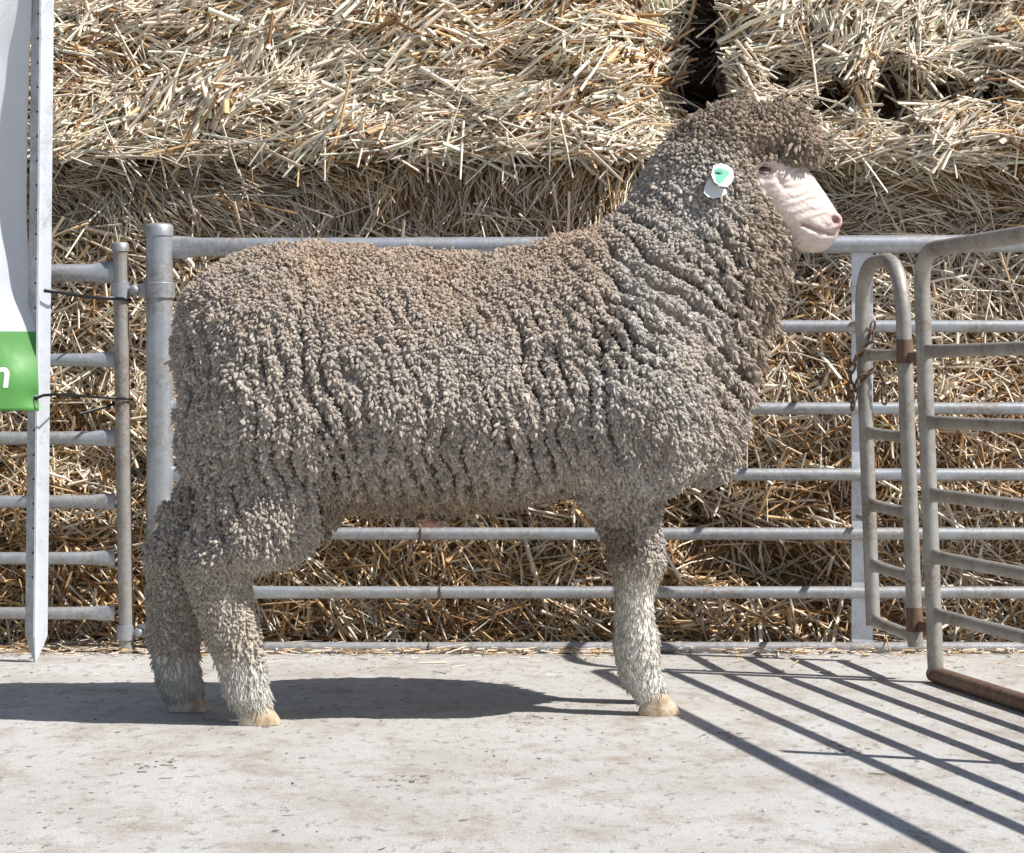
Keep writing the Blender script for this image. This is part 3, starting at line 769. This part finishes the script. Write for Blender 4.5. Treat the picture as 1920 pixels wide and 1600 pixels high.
ell(W(1528, 456, hy - 0.010), (0.028, 0.026, 0.013), 0.008)                              # chin
ell(W(1567, 413, surfY(1567, 413)), (0.011, 0.013, 0.0075), 0.003, 'sub', pitch=-0.9)         # nostril
mY = [surfY(1506 + 58 * a, 421 + 30 * a - 10 * a * a) for a in np.linspace(0, 1, 7)]
for a in np.linspace(0, 1, 7):                                                           # mouth line
    ell(W(1506 + 58 * a, 421 + 30 * a - 10 * a * a, mY[int(round(a * 6))]), (0.0065, 0.0075, 0.0038), 0.002, 'sub', pitch=-0.4)
eyeY = surfY(1434, 318)
ell(W(1434, 318, eyeY), (0.0135, 0.009, 0.0062), 0.003, 'sub', pitch=0.15)  # eye socket
ell(W(1462, 340, surfY(1462, 340)), (0.0035, 0.006, 0.016), 0.004, 'sub', pitch=0.5)     # tear furrow
ell(W(808, 976, 0.0), (0.022, 0.02, 0.016), 0.012)                                       # sheath

def surface_nets(f):
    s = f < 0
    c = np.zeros((nx - 1, ny - 1, nz - 1), dtype=np.uint8)
    offs = [(a, b, d) for a in (0, 1) for b in (0, 1) for d in (0, 1)]
    for a, b, d in offs: c += s[a:nx - 1 + a, b:ny - 1 + b, d:nz - 1 + d]
    act = np.argwhere((c > 0) & (c < 8)); n = len(act)
    idx = np.full(c.shape, -1, dtype=np.int32); idx[act[:, 0], act[:, 1], act[:, 2]] = np.arange(n)
    val = np.stack([f[act[:, 0] + a, act[:, 1] + b, act[:, 2] + d] for a, b, d in offs], 1)
    acc = np.zeros((n, 3)); cnt = np.zeros(n); O = np.array(offs, dtype=float)
    for i in range(8):
        for j in range(i + 1, 8):
            if np.abs(O[i] - O[j]).sum() != 1: continue
            m = (val[:, i] < 0) != (val[:, j] < 0); t = np.where(m, val[:, i] / (val[:, i] - val[:, j] + 1e-12), 0)
            acc += np.where(m[:, None], O[i] + (O[j] - O[i]) * t[:, None], 0); cnt += m
    V = (act + acc / cnt[:, None]) * g + np.array([x0, y0, z0])
    Q = []
    for axis in range(3):
        sl = [slice(None)] * 3; sh_ = [slice(None)] * 3; sl[axis] = slice(0, -1); sh_[axis] = slice(1, None)
        A, B = s[tuple(sl)], s[tuple(sh_)]
        e = np.argwhere(A != B); b_, c_ = [(1, 2), (2, 0), (0, 1)][axis]
        e = e[(e[:, b_] > 0) & (e[:, c_] > 0) & (e[:, b_] < idx.shape[b_]) & (e[:, c_] < idx.shape[c_])]
        flip = A[e[:, 0], e[:, 1], e[:, 2]]
        def at(db, dc):
            q = e.copy(); q[:, b_] -= db; q[:, c_] -= dc; return idx[q[:, 0], q[:, 1], q[:, 2]]
        q = np.stack([at(1, 1), at(0, 1), at(0, 0), at(1, 0)], 1)
        q[~flip] = q[~flip][:, ::-1]; Q.append(q)
    Q = np.concatenate(Q); Q = Q[(Q >= 0).all(1)]
    return V, Q
tagY = surfY(1350, 335)
V, Q = surface_nets(f)
del f
def vnormals(V, Q):
    fn = np.cross(V[Q[:, 2]] - V[Q[:, 0]], V[Q[:, 3]] - V[Q[:, 1]]); n = np.zeros_like(V)
    for k in range(4):
        for a in range(3): n[:, a] += np.bincount(Q[:, k], fn[:, a], len(V))
    return nrm(n)
def laplace(V, Q, it=2):
    for _ in range(it):
        acc = np.zeros_like(V); cnt = np.zeros(len(V))
        for k in range(4):
            a, b = Q[:, k], Q[:, (k + 1) % 4]
            for d in range(3): acc[:, d] += np.bincount(a, V[b, d], len(V))
            cnt += np.bincount(a, minlength=len(V))
        V = V * 0.4 + 0.6 * acc / np.maximum(cnt, 1)[:, None]
    return V
V = laplace(V, Q, 2)
NV = vnormals(V, Q)

# regions, in photo pixels of the projected point
def regions(P, n):
    q = proj(P); px, py = q[:, 0], q[:, 1]
    skin = sdpoly(q, SKIN) > 0
    front = px > 1000
    lowleg = np.where(front, sstep(py, 1035, 1075), sstep(py, 1030, 1090))
    foot = np.where(front, sstep(py, 1235, 1260), np.where(px < 395, sstep(py, 1215, 1250), sstep(py, 1220, 1262)))
    return q, px, py, skin, lowleg, foot
def ridge(P, ang, sp, o, wq=1.0):
    d = np.array([math.cos(ang), 0, math.sin(ang)]); pr = np.array([-math.sin(ang), 0, math.cos(ang)])
    along = P @ d; u = (P @ pr) / sp
    warp = (noise(P, 9, o) * 0.9 + noise(P, 24, o + 5) * 0.35) * wq
    c = 1 - (0.5 - 0.5 * np.cos(2 * math.pi * (u + warp))) ** 2.2; br = sstep(noise(np.stack([along * 14, u * 0.7, P[:, 1] * 6], 1), 1, o + 9), -0.55, 0.25)
    return 1 - (1 - c) * (0.12 + 0.88 * br)
def folds(P, groove=False):
    """depth of the wool folds, metres, and main fold direction angle"""
    q = proj(P); px, py = q[:, 0], q[:, 1]
    nk = np.exp(-(((px - 1245 - (py - 520) * 0.25) / 175) ** 4 + ((py - 570) / 190) ** 4))           # neck and shoulder folds
    sd_ = sstep(px, 480, 640) * (1 - sstep(px, 1120, 1300)) * sstep(py, 480, 600) * (1 - sstep(py, 900, 980))
    ha = (1 - sstep(px, 560, 660)) * sstep(py, 560, 700) * (1 - sstep(py, 980, 1060))
    fr_ = sstep(px, 1260, 1380) * sstep(py, 330, 460) * (1 - sstep(py, 840, 900))
    out = 0.033 * nk * (ridge(P, -0.66, 0.030, 3, 0.55) - 1) + 0.025 * sd_ * (ridge(P, -1.30, 0.0285, 13, 1.15) - 1) * (0.45 + 0.75 * sstep(noise(P, 5, 61), -0.5, 0.4)) + 0.018 * ha * (ridge(P, -1.42, 0.027, 23, 1.1) - 1) + 0.018 * fr_ * (ridge(P, -1.15, 0.026, 33, 0.8) - 1)
    if groove: return np.clip(-out / 0.012, 0, 1)
    return out + 0.006 * fbm(P, 22, 2, 50) + 0.007 * noise(P * np.array([1, 1, 0.6]), 62, 70)
q, px, py, skin, lowleg, foot = regions(V, NV)
wool = (~skin) * (1 - 0.9 * lowleg)
V00 = V; V = V + NV * (folds(V) * wool)[:, None]; GRV = folds(V00, True)
NV2 = vnormals(V, Q)

def fleece_tone(P, n, px, py, lowleg, foot, rng=None):
    k = len(P)
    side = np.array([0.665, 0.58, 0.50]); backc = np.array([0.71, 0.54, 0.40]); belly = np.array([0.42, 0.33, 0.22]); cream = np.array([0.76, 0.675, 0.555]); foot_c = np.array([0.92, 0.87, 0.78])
    knotc = np.array([0.48, 0.375, 0.285]); frontc = np.array([0.51, 0.40, 0.295]); pale = np.array([0.73, 0.68, 0.62])
    def mx(c, w_, v): return c * (1 - w_[:, None]) + v * w_[:, None]
    c = np.ones((k, 3)) * side
    nz_ = fbm(P, 9, 3, 90)
    c = mx(c, np.clip(sstep(px, 700, 1150) * sstep(nz_, -0.3, 0.5) * 0.7, 0, 1), pale)
    bk = sstep(n[:, 2], 0.05, 0.75) * (1 - sstep(px, 1120, 1200)) * (py < 640)
    bk2 = (1 - sstep(py, 470, 640)) * (1 - sstep(px, 1090, 1190)) * (0.55 + 0.45 * sstep(px, 420, 600))
    c = mx(c, np.clip(np.maximum(bk * 0.6, bk2) * (0.8 + 0.4 * nz_), 0, 1), backc)
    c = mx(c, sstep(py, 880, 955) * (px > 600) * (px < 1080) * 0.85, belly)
    c = mx(c, sstep(px, 1330, 1450) * 0.8, frontc)
    c = mx(c, (1 - sstep(py, 240, 330)) * (px > 1200) * 0.9, knotc)
    dirt = np.where(px > 1000, np.exp(-((py - 1020) / 40) ** 2) * (px < 1190), 0) * 0.8
    c = mx(c, lowleg * np.where(px > 1000, 0.95, np.where(px < 375, 0.45, 0.72)), cream)
    c = mx(c, lowleg * (px > 1000) * sstep(py, 1070, 1130) * 0.85, np.array([0.90, 0.845, 0.75]))
    c = mx(c, dirt, np.array([0.22, 0.15, 0.09]))
    c = mx(c, foot, foot_c)
    edge = np.exp(-(np.minimum(sdpoly(np.stack([px, py], 1), SKIN), 0) / 11.0) ** 2) * (py > 330) * (py < 500) * (px > 1400)
    c = mx(c, edge * 0.65, np.array([0.74, 0.64, 0.52]))
    return c
tone = fleece_tone(V, NV2, px, py, lowleg, foot) * (0.42 + 0.53 * lowleg)[:, None]  # hide beneath the locks darkened: shade of the crevices put into its colour
q2 = proj(V)
skc = np.ones((len(V), 3)) * np.array([0.82, 0.70, 0.635])
rosy = np.exp(-(((q2[:, 0] - 1572) / 16) ** 2 + ((q2[:, 1] - 415) / 22) ** 2))
skc = skc * (1 - rosy[:, None] * 0.8) + np.array([0.58, 0.33, 0.31]) * rosy[:, None] * 0.8
lipc = np.exp(-(((q2[:, 1] - (421 + (q2[:, 0] - 1506) * 0.36)) / 3.2) ** 2)) * (q2[:, 0] > 1500) * (q2[:, 0] < 1566)
skc = skc * (1 - 0.7 * lipc[:, None]) + np.array([0.36, 0.20, 0.19]) * 0.7 * lipc[:, None]
nos = np.exp(-(((q2[:, 0] - 1567) / 7) ** 2 + ((q2[:, 1] - 413) / 6) ** 2)); skc = skc * (1 - 0.8 * nos[:, None]) + np.array([0.22, 0.09, 0.085]) * 0.8 * nos[:, None]
eyr = np.exp(-(((q2[:, 0] - 1436) / 20) ** 2 + ((q2[:, 1] - 318) / 10) ** 2)); skc = skc * (1 - 0.5 * eyr[:, None]) + np.array([0.40, 0.27, 0.25]) * 0.5 * eyr[:, None]
pale_ = np.exp(-(((q2[:, 0] - 1478) / 22) ** 2 + ((q2[:, 1] - 385) / 30) ** 2)); skc += pale_[:, None] * 0.08
skc *= 0.90 * (1 + 0.07 * fbm(V, 45, 3, 12) + 0.05 * noise(V, 160, 3))[:, None]
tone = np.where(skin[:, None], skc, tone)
sheath = (((q2[:, 0] - 808) / 24) ** 2 + ((q2[:, 1] - 982) / 18) ** 2 < 1) & (V[:, 1] < 0.1) & (q2[:, 1] > 970)
tone[sheath] = (0.42, 0.24, 0.19)

ram = thing('ram', 'woolly merino ram standing side-on with a green and white ear tag', 'sheep', None, (0, 0.06, 0))
M['hide'] = toned('ram_hide', 0.6, 0.3, 260, 0.25, 0.0015, 0.10)
# wrinkles on the muzzle
def wrinkles(m):
    co = obj_co(m); mp = N(m, 'ShaderNodeMapping'); mp.inputs['Rotation'].default_value = (0, math.radians(18), 0); L(m, co, mp.inputs[0])
    wv = N(m, 'ShaderNodeTexWave', wave_type='BANDS', bands_direction='Z', i_Scale=20.0, i_Distortion=7.0, i_Detail=2.0); wv.inputs['Detail Scale'].default_value = 1.5
    L(m, mp.outputs[0], wv.inputs[0]); bm_ = [n for n in m.node_tree.nodes if n.type == 'BUMP'][0]
    a = N(m, 'ShaderNodeBump', i_Strength=0.5, i_Distance=0.0032); L(m, wv.outputs['Fac'], a.inputs['Height']); L(m, bm_.outputs[0], a.inputs['Normal']); L(m, a.outputs[0], bsdf(m).inputs['Normal'])
    b = bsdf(m); b.inputs['Subsurface Weight'].default_value = 0.12; b.inputs['Subsurface Radius'].default_value = (0.01, 0.004, 0.003); b.inputs['Subsurface Scale'].default_value = 0.6
wrinkles(M['hide'])
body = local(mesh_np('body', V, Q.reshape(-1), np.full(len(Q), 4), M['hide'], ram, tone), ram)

# fleece: locks of wool
def thin(P, cell, rng):
    """keep one random point for each cell"""
    o = rng.permutation(len(P)); key = np.floor(P[o] / cell[o][:, None]).astype(np.int64)
    h = key[:, 0] * 73856093 ^ key[:, 1] * 19349663 ^ key[:, 2] * 83492791 ^ (cell[o] * 1e6).astype(np.int64)
    _, first = np.unique(h, return_index=True); return o[first]
def locks(P, n, Ln, R, flow_w, norm_w, colr, name, sides=6, rings=(0.12, 0.78), prof=(1.0, 0.84), flowdir=None, crimp=0.16, smooth=True):
    rng = np.random.default_rng(77); k = len(P)
    down = np.array([[0.10, 0, -1.0]]) if flowdir is None else flowdir
    fl = nrm(down - n * (down * n).sum(1, keepdims=True) + rng.normal(0, 0.05, (k, 3)))
    D = nrm(n * norm_w[:, None] + fl * flow_w[:, None] + rng.normal(0, 0.24, (k, 3)))
    s = nrm(np.cross(D, n + rng.normal(0, 0.3, (k, 3)))); b = np.cross(s, D)
    curl = nrm(fl + rng.normal(0, 0.6, (k, 3)))
    nr = len(rings); vs = np.zeros((k, nr * sides + 1, 3), dtype=np.float32)
    ph = rng.random(k) * 6.283; fr_ = rng.uniform(0.8, 1.8, k); wd = rng.uniform(0.8, 1.35, k)
    base = P - n * (R * 0.9)[:, None]
    def centre(t):
        wob = np.sin(ph + 6.283 * fr_ * t) * crimp * R * 2.2 * min(1, t * 2)
        return base + D * (Ln * t)[:, None] + curl * (Ln * 0.28 * t * t)[:, None] + s * wob[:, None]
    for r, (t, pf) in enumerate(zip(rings, prof)):
        c = centre(t); jit = 1 + rng.uniform(-0.24, 0.24, k)
        for q_ in range(sides):
            a = ph * 0.3 + 2 * math.pi * q_ / sides; jj = R * pf * jit * (1 + rng.uniform(-0.28, 0.28, k))
            vs[:, r * sides + q_] = c + s * (np.cos(a) * jj * wd)[:, None] + b * (np.sin(a) * jj)[:, None]
    vs[:, -1] = centre(1.0)
    o = (np.arange(k) * (nr * sides + 1))[:, None]; quads = []; tris = []
    for r in range(nr - 1):
        for q_ in range(sides):
            q2_ = (q_ + 1) % sides; quads.append(o + np.array([r * sides + q_, r * sides + q2_, (r + 1) * sides + q2_, (r + 1) * sides + q_]))
    for q_ in range(sides): tris.append(o + np.array([(nr - 1) * sides + q_, (nr - 1) * sides + (q_ + 1) % sides, nr * sides]))
    quads = np.stack(quads, 1).reshape(-1, 4); tris = np.stack(tris, 1).reshape(-1, 3)
    loops = np.concatenate([quads.ravel(), tris.ravel()]); sizes = np.concatenate([np.full(len(quads), 4), np.full(len(tris), 3)])
    ob = mesh_np(name, vs.reshape(-1, 3), loops, sizes, M['wool'], ram, np.repeat(colr, nr * sides + 1, axis=0), smooth)
    ob['kind'] = 'stuff'; local(ob, ram); return ob
rng = np.random.default_rng(21)
P, n, T, wgt = sample(V, Q, 420000, rng)
n = nrm(NV2[T[:, 0]] * wgt[:, :1] + NV2[T[:, 1]] * wgt[:, 1:2] + NV2[T[:, 2]] * wgt[:, 2:])
q, px, py, skin, lowleg, foot = regions(P, n)
axy = axisY(P[:, 0]); far = (P[:, 1] > axy + 0.12) & (n[:, 1] > 0.3)
def sub(mask):
    global P, n, px, py, lowleg, foot, far
    return P[mask], n[mask], px[mask], py[mask], lowleg[mask], foot[mask], far[mask]
hoofz = np.array(P[:, 2])
main = (~skin) & (lowleg < 0.55) & ~((((px - 808) / 24) ** 2 + ((py - 984) / 16) ** 2 < 1) & (P[:, 1] < 0.1))
Pm, nm, pxm, pym, ll, ft, fm = sub(main)
knotm = (pym < 330) & (pxm > 1260)
gv = (GRV[T[:, 0]] * wgt[:, 0] + GRV[T[:, 1]] * wgt[:, 1] + GRV[T[:, 2]] * wgt[:, 2])[main]
ok = rng.random(len(Pm)) > sstep(gv, 0.35, 0.85) * 0.90
Pm, nm, pxm, pym, ll, ft, fm, knotm, gv = [a[ok] for a in (Pm, nm, pxm, pym, ll, ft, fm, knotm, gv)]
sz = np.where(fm, 0.0140, 0.0054) 
kp = thin(Pm, sz, rng); Pm, nm, pxm, pym, ll, ft, fm, knotm, gv, sz = Pm[kp], nm[kp], pxm[kp], pym[kp], ll[kp], ft[kp], fm[kp], knotm[kp], gv[kp], sz[kp]
k = len(Pm)
sz = np.where(fm, 0.0140, 0.0066) * (1 - 0.10 * sstep(nm[:, 2], 0.2, 0.8)) * (0.82 + 0.36 * rng.random(k)) * (0.92 + 0.16 * sstep(noise(Pm, 14, 4), -0.4, 0.5)) * np.where(knotm, 1.12, 1.0)
side_ = np.clip(1 - nm[:, 2], 0, 1.3)
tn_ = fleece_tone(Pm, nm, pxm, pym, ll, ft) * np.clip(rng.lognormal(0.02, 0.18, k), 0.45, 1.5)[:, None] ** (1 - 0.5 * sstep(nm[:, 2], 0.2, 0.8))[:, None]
lg = np.clip(sstep(side_, 0.45, 0.9) * rng.uniform(0.15, 0.9, k), 0, 1) * (~knotm)          # long hanging staples on the flanks, nubs on the back
Lm = sz * rng.uniform(1.25, 2.2, k) * (0.9 + 0.45 * lg) * (1 + 0.5 * sstep(pxm, 1330, 1430) * sstep(pym, 300, 420)) * (1 - 0.45 * gv) * np.where(knotm, 1.15, 1.0) * (1 + 0.8 * (knotm & (pxm > 1462) & (pym > 262))) * np.where(knotm & (pxm > 1398) & (pxm < 1462) & (pym > 280), 0.8, 1.0); Rm_ = sz * rng.uniform(0.40, 0.64, k) * (1 - 0.22 * lg)
flow = np.tile(np.array([[0.12, 0, -1.0]]), (k, 1)); nkw = np.exp(-(((pxm - 1250) / 150) ** 2 + ((pym - 560) / 170) ** 2))
flow[:, 0] += nkw * 0.75; flow[knotm] = (0.55, -0.25, -0.75); flow[knotm & (pym > 262)] = (0.25, -0.1, -1.0)
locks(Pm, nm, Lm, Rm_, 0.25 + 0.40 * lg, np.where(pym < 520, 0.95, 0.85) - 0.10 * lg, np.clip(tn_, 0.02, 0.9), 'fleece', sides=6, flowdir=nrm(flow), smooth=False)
# finer hair down the legs
legm = (~skin) & (lowleg >= 0.45) & (P[:, 2] > 0.024)
Pm, nm, pxm, pym, ll, ft, fm = sub(legm)
hind = pxm < 700
sz = np.where(hind & (ft < 0.4), 0.0060, 0.0042)
kp = thin(Pm, sz, rng); Pm, nm, pxm, pym, ll, ft, hind, sz = Pm[kp], nm[kp], pxm[kp], pym[kp], ll[kp], ft[kp], hind[kp], sz[kp]; k = len(Pm); pass
tn_ = fleece_tone(Pm, nm, pxm, pym, ll, ft) * (0.84 + 0.26 * rng.random(k))[:, None]
curly = hind & (ft + 0.7 * rng.random(k) < 0.72)
locks(Pm, nm, sz * np.where(curly, rng.uniform(1.3, 2.2, k), rng.uniform(1.8, 3.2, k) * np.where(hind, 1.3, 1 + 0.5 * (ll < 0.95))), sz * np.where(curly, rng.uniform(0.42, 0.6, k), rng.uniform(0.24, 0.36, k)), np.where(curly, 0.45, 1.0), np.where(curly, 0.85, np.where(hind, 0.22, 0.10)),
      np.clip(tn_, 0.02, 0.92), 'leg_hair', sides=5, rings=(0.0, 0.45, 0.85), prof=(0.85, 1.0, 0.6), crimp=0.12)

# hooves: two claws each
M['hoof'] = mat('hoof_horn', (0.5, 0.36, 0.19), 0.55)
def _hoof(m):
    co = obj_co(m); n1 = tex_noise(m, co, 55, 5, 0.7); c = ramp(m, n1, [(0.3, (0.32, 0.22, 0.13)), (0.47, (0.50, 0.38, 0.25)), (0.62, (0.66, 0.57, 0.45))]); L(m, c, bsdf(m).inputs['Base Color']); bump(m, tex_noise(m, co, 90, 3, 0.6, (1, 1, 4)), 0.4, 0.002)
_hoof(M['hoof'])
def hoof(pxa, pxb, Y, hgt, up_shift):
    s = (Y + D0) / F; a, b = toX(pxa, Y), toX(pxb, Y); ln = b - a
    for sgn in (-1, 1):
        m = MB(); vs = []; nr_, ns = 7, 16
        for r in range(nr_):
            t = r / (nr_ - 1); z = 0.0008 + hgt * t
            xa_ = a + up_shift * t * 0.5 + 0.10 * ln * t; xb_ = b - (ln * 0.42) * t ** 1.15; cx, hx = (xa_ + xb_) / 2, (xb_ - xa_) / 2
            if r == nr_ - 1: hx *= 0.8
            for k_ in range(ns):
                th_ = 2 * math.pi * k_ / ns; ex = math.cos(th_); ey = math.sin(th_)
                wx = 0.0145 * (1 - 0.35 * max(0, ex) ** 2) * (1 - 0.12 * t) * (0.92 if r in (0,) else 1.0)
                vs.append((cx + hx * math.copysign(abs(ex) ** 0.85, ex), Y + sgn * 0.0145 + wx * ey - sgn * 0.003 * max(0, ex), z))
        fs = [tuple(range(ns - 1, -1, -1)), tuple((nr_ - 1) * ns + k_ for k_ in range(ns))]
        for r in range(nr_ - 1):
            for k_ in range(ns): fs.append((r * ns + k_, r * ns + (k_ + 1) % ns, (r + 1) * ns + (k_ + 1) % ns, (r + 1) * ns + k_))
        m.add(vs, fs); local(m.build('hoof_claw', M['hoof'], ram), ram)
hoof(1196, 1278, NF, 0.044, 0.010); hoof(1188, 1262, FF, 0.042, 0.010); hoof(446, 528, NH, 0.045, 0.012); hoof(318, 393, FH, 0.044, 0.012)

# eye, ear, ear tag
M['eye'] = mat('eye', (0.030, 0.018, 0.012), 0.08, 0, 0.7); M['lid'] = mat('eyelid', (0.42, 0.28, 0.25), 0.55)
ec = W(1434, 318, eyeY + 0.0045)
def ellipsoid(c, r, nu=14, nv=10, pitch=0.0):
    vs = [Vector((0, 0, r[2]))]; Rm = Matrix.Rotation(pitch, 3, 'Y')
    for j in range(1, nv):
        for i in range(nu):
            a, b = 2 * math.pi * i / nu, math.pi * j / nv; vs.append(Vector((r[0] * math.sin(b) * math.cos(a), r[1] * math.sin(b) * math.sin(a), r[2] * math.cos(b))))
    vs.append(Vector((0, 0, -r[2]))); vs = [Vector(c) + Rm @ v for v in vs]; e = len(vs) - 1
    fs = [(0, 1 + i, 1 + (i + 1) % nu) for i in range(nu)] + [(e, e - nu + (i + 1) % nu, e - nu + i) for i in range(nu)]
    for j in range(nv - 2):
        for i in range(nu): fs.append((1 + j * nu + i, 1 + (j + 1) * nu + i, 1 + (j + 1) * nu + (i + 1) % nu, 1 + j * nu + (i + 1) % nu))
    return vs, fs
local(MB().add(*ellipsoid(ec, (0.0125, 0.008, 0.0075), pitch=-0.15)).build('eye', M['eye'], ram), ram)
for dz, rr in ((0.0072, 0.0030), (-0.0068, 0.0024)):
    pts = [ec + Vector((0.0135 * t, -0.0062 + 0.006 * t * t, dz * (1 - t * t) - 0.002 * t)) for t in np.linspace(-1, 1, 9)]
    local(MB().tube(pts, [rr * (1 - 0.6 * abs(t)) for t in np.linspace(-1, 1, 9)], 8).build('eyelid', M['lid'], ram), ram)
yn = tagY - 0.030                                          # tag hangs clear of the cheek wool
M['tag'] = mat('tag_plastic', (0.84, 0.86, 0.86), 0.35); M['tag_green'] = mat('tag_print', (0.06, 0.42, 0.25), 0.5)
tagp = bpy.data.objects.new('ear_tag', None); col.objects.link(tagp); tagp.parent = ram; tagp['label'] = 'white plastic ear tag with green print'; tagp.empty_display_size = 0.02
def plate(pts, Y, tilt, thick, name, m_, parent):
    """thin plate from photo outline; tilt: depth gained per metre upward / rightward"""
    c = np.mean(pts, axis=0); P3 = []
    for a, b in pts:
        p = W(a, b, Y); P3.append(p + Vector((0, (p.x - W(c[0], c[1], Y).x) * tilt[0] + (p.z - W(c[0], c[1], Y).z) * tilt[1], 0)))
    nn = (P3[1] - P3[0]).cross(P3[2] - P3[0]).normalized(); nn = nn if nn.y < 0 else -nn
    k_ = len(P3); vs = [p for p in P3] + [p - nn * thick for p in P3]
    fs = [tuple(range(k_)), tuple(range(2 * k_ - 1, k_ - 1, -1))] + [(i, (i + 1) % k_, k_ + (i + 1) % k_, k_ + i) for i in range(k_)]
    return local(MB().add(vs, fs).build(name, m_, parent, smooth=False, bevel=0.0008 if thick > 0.001 else 0), ram)
outer = [(1338, 310), (1352, 305), (1364, 308), (1374, 316), (1377, 330), (1372, 343), (1362, 352), (1350, 350), (1338, 342), (1333, 328)]
flap = [(1333, 330), (1340, 345), (1352, 352), (1362, 354), (1364, 362), (1352, 369), (1338, 372), (1326, 370), (1319, 362), (1321, 350), (1327, 337)]
plate(flap, yn + 0.006, (0.35, 0.55), 0.0022, 'rear_plate', M['tag'], tagp)
fp = plate(outer, yn, (0.25, 0.5), 0.0022, 'front_plate', M['tag'], tagp)
green = [(1338, 318), (1348, 314), (1360, 317), (1368, 321), (1366, 330), (1360, 333), (1356, 341), (1348, 346), (1342, 340), (1341, 330)]
plate(green, yn - 0.0016, (0.25, 0.5), 0.0004, 'green_print', M['tag_green'], tagp)
plate([(1340, 321), (1350, 319), (1358, 323), (1349, 324)], yn - 0.0024, (0.25, 0.5), 0.0003, 'dark_mark', mat('dark_ink', (0.05, 0.22, 0.16), 0.5), tagp)
ear = MB(); e0, e1 = W(1349, 318, tagY + 0.010), W(1347, 336, yn + 0.010)
ear.tube([e0, e0.lerp(e1, 0.5) + Vector((-0.004, -0.01, 0)), e1, e1 + Vector((-0.002, -0.002, -0.010))], [(0.012, 0.010), (0.013, 0.008), (0.010, 0.005), (0.004, 0.003)], 12)
local(ear.build('ear', M['ear'] if 'ear' in M else M.setdefault('ear', mat('ear_skin', (0.42, 0.31, 0.25), 0.7)), ram), ram)

# ------------------------------------------------------------------ litter
rng = np.random.default_rng(5)
k = 5200; X = rng.uniform(-1.4, 1.5, k); Yl = YF + 0.10 - np.abs(rng.normal(0, 0.075, k)); Yl += 0.03 * noise(np.stack([X, X * 0, X * 0], 1), 6); Yl[:70] = rng.uniform(0.6, 1.0, 70)
ang = rng.uniform(0, 6.283, k); P = np.stack([X, Yl, np.where(np.arange(k) < 70, 0.002, rng.uniform(0.002, 0.012, k))], 1); D = nrm(np.stack([np.cos(ang), np.sin(ang) * 0.7, rng.normal(0.03, 0.08, k)], 1))
Ln = rng.lognormal(math.log(0.022), 0.6, k); P[:, 2] += np.maximum(0, -D[:, 2] * Ln)
lit = strands('straw_litter', P, D, Ln, rng.uniform(0.0008, 0.0022, k), np.zeros((k, 3)), straw_colour(k, rng, np.full(k, 0.35)), M['litter']); lit['kind'] = 'stuff'
tag(lit, 'broken straw littered along the foot of the fence', 'straw litter')
k = 560; X = rng.uniform(-1.3, 1.4, k); Yl = rng.uniform(-1.6, 0.95, k)
spots = np.array([(0.355, -0.30), (0.02, -0.05), (-0.42, -0.14), (-0.16, -0.75), (-0.55, -0.62), (0.55, -0.45)]); pick = rng.integers(0, 6, 130); X[:130] = spots[pick, 0] + rng.normal(0, 0.022, 130); Yl[:130] = spots[pick, 1] + rng.normal(0, 0.03, 130); ang = rng.normal(0, 0.7, k); D = nrm(np.stack([np.cos(ang), np.sin(ang), 0 * X], 1)); Ln = np.clip(rng.lognormal(math.log(0.0055), 0.6, k), 0, 0.03)
cc = np.array([0.16, 0.12, 0.085]) * rng.uniform(0.5, 2.2, k)[:, None]
lit = strands('ground_crumbs', np.stack([X, Yl, np.full(k, 0.0015)], 1), D, Ln, rng.uniform(0.0005, 0.0017, k), rng.normal(0, 0.0015, (k, 3)) * np.array([1, 1, 0]), cc, M['litter'], n=5, flat=0.5); lit['kind'] = 'stuff'
tag(lit, 'dark crumbs and straw bits scattered over the concrete', 'crumbs')
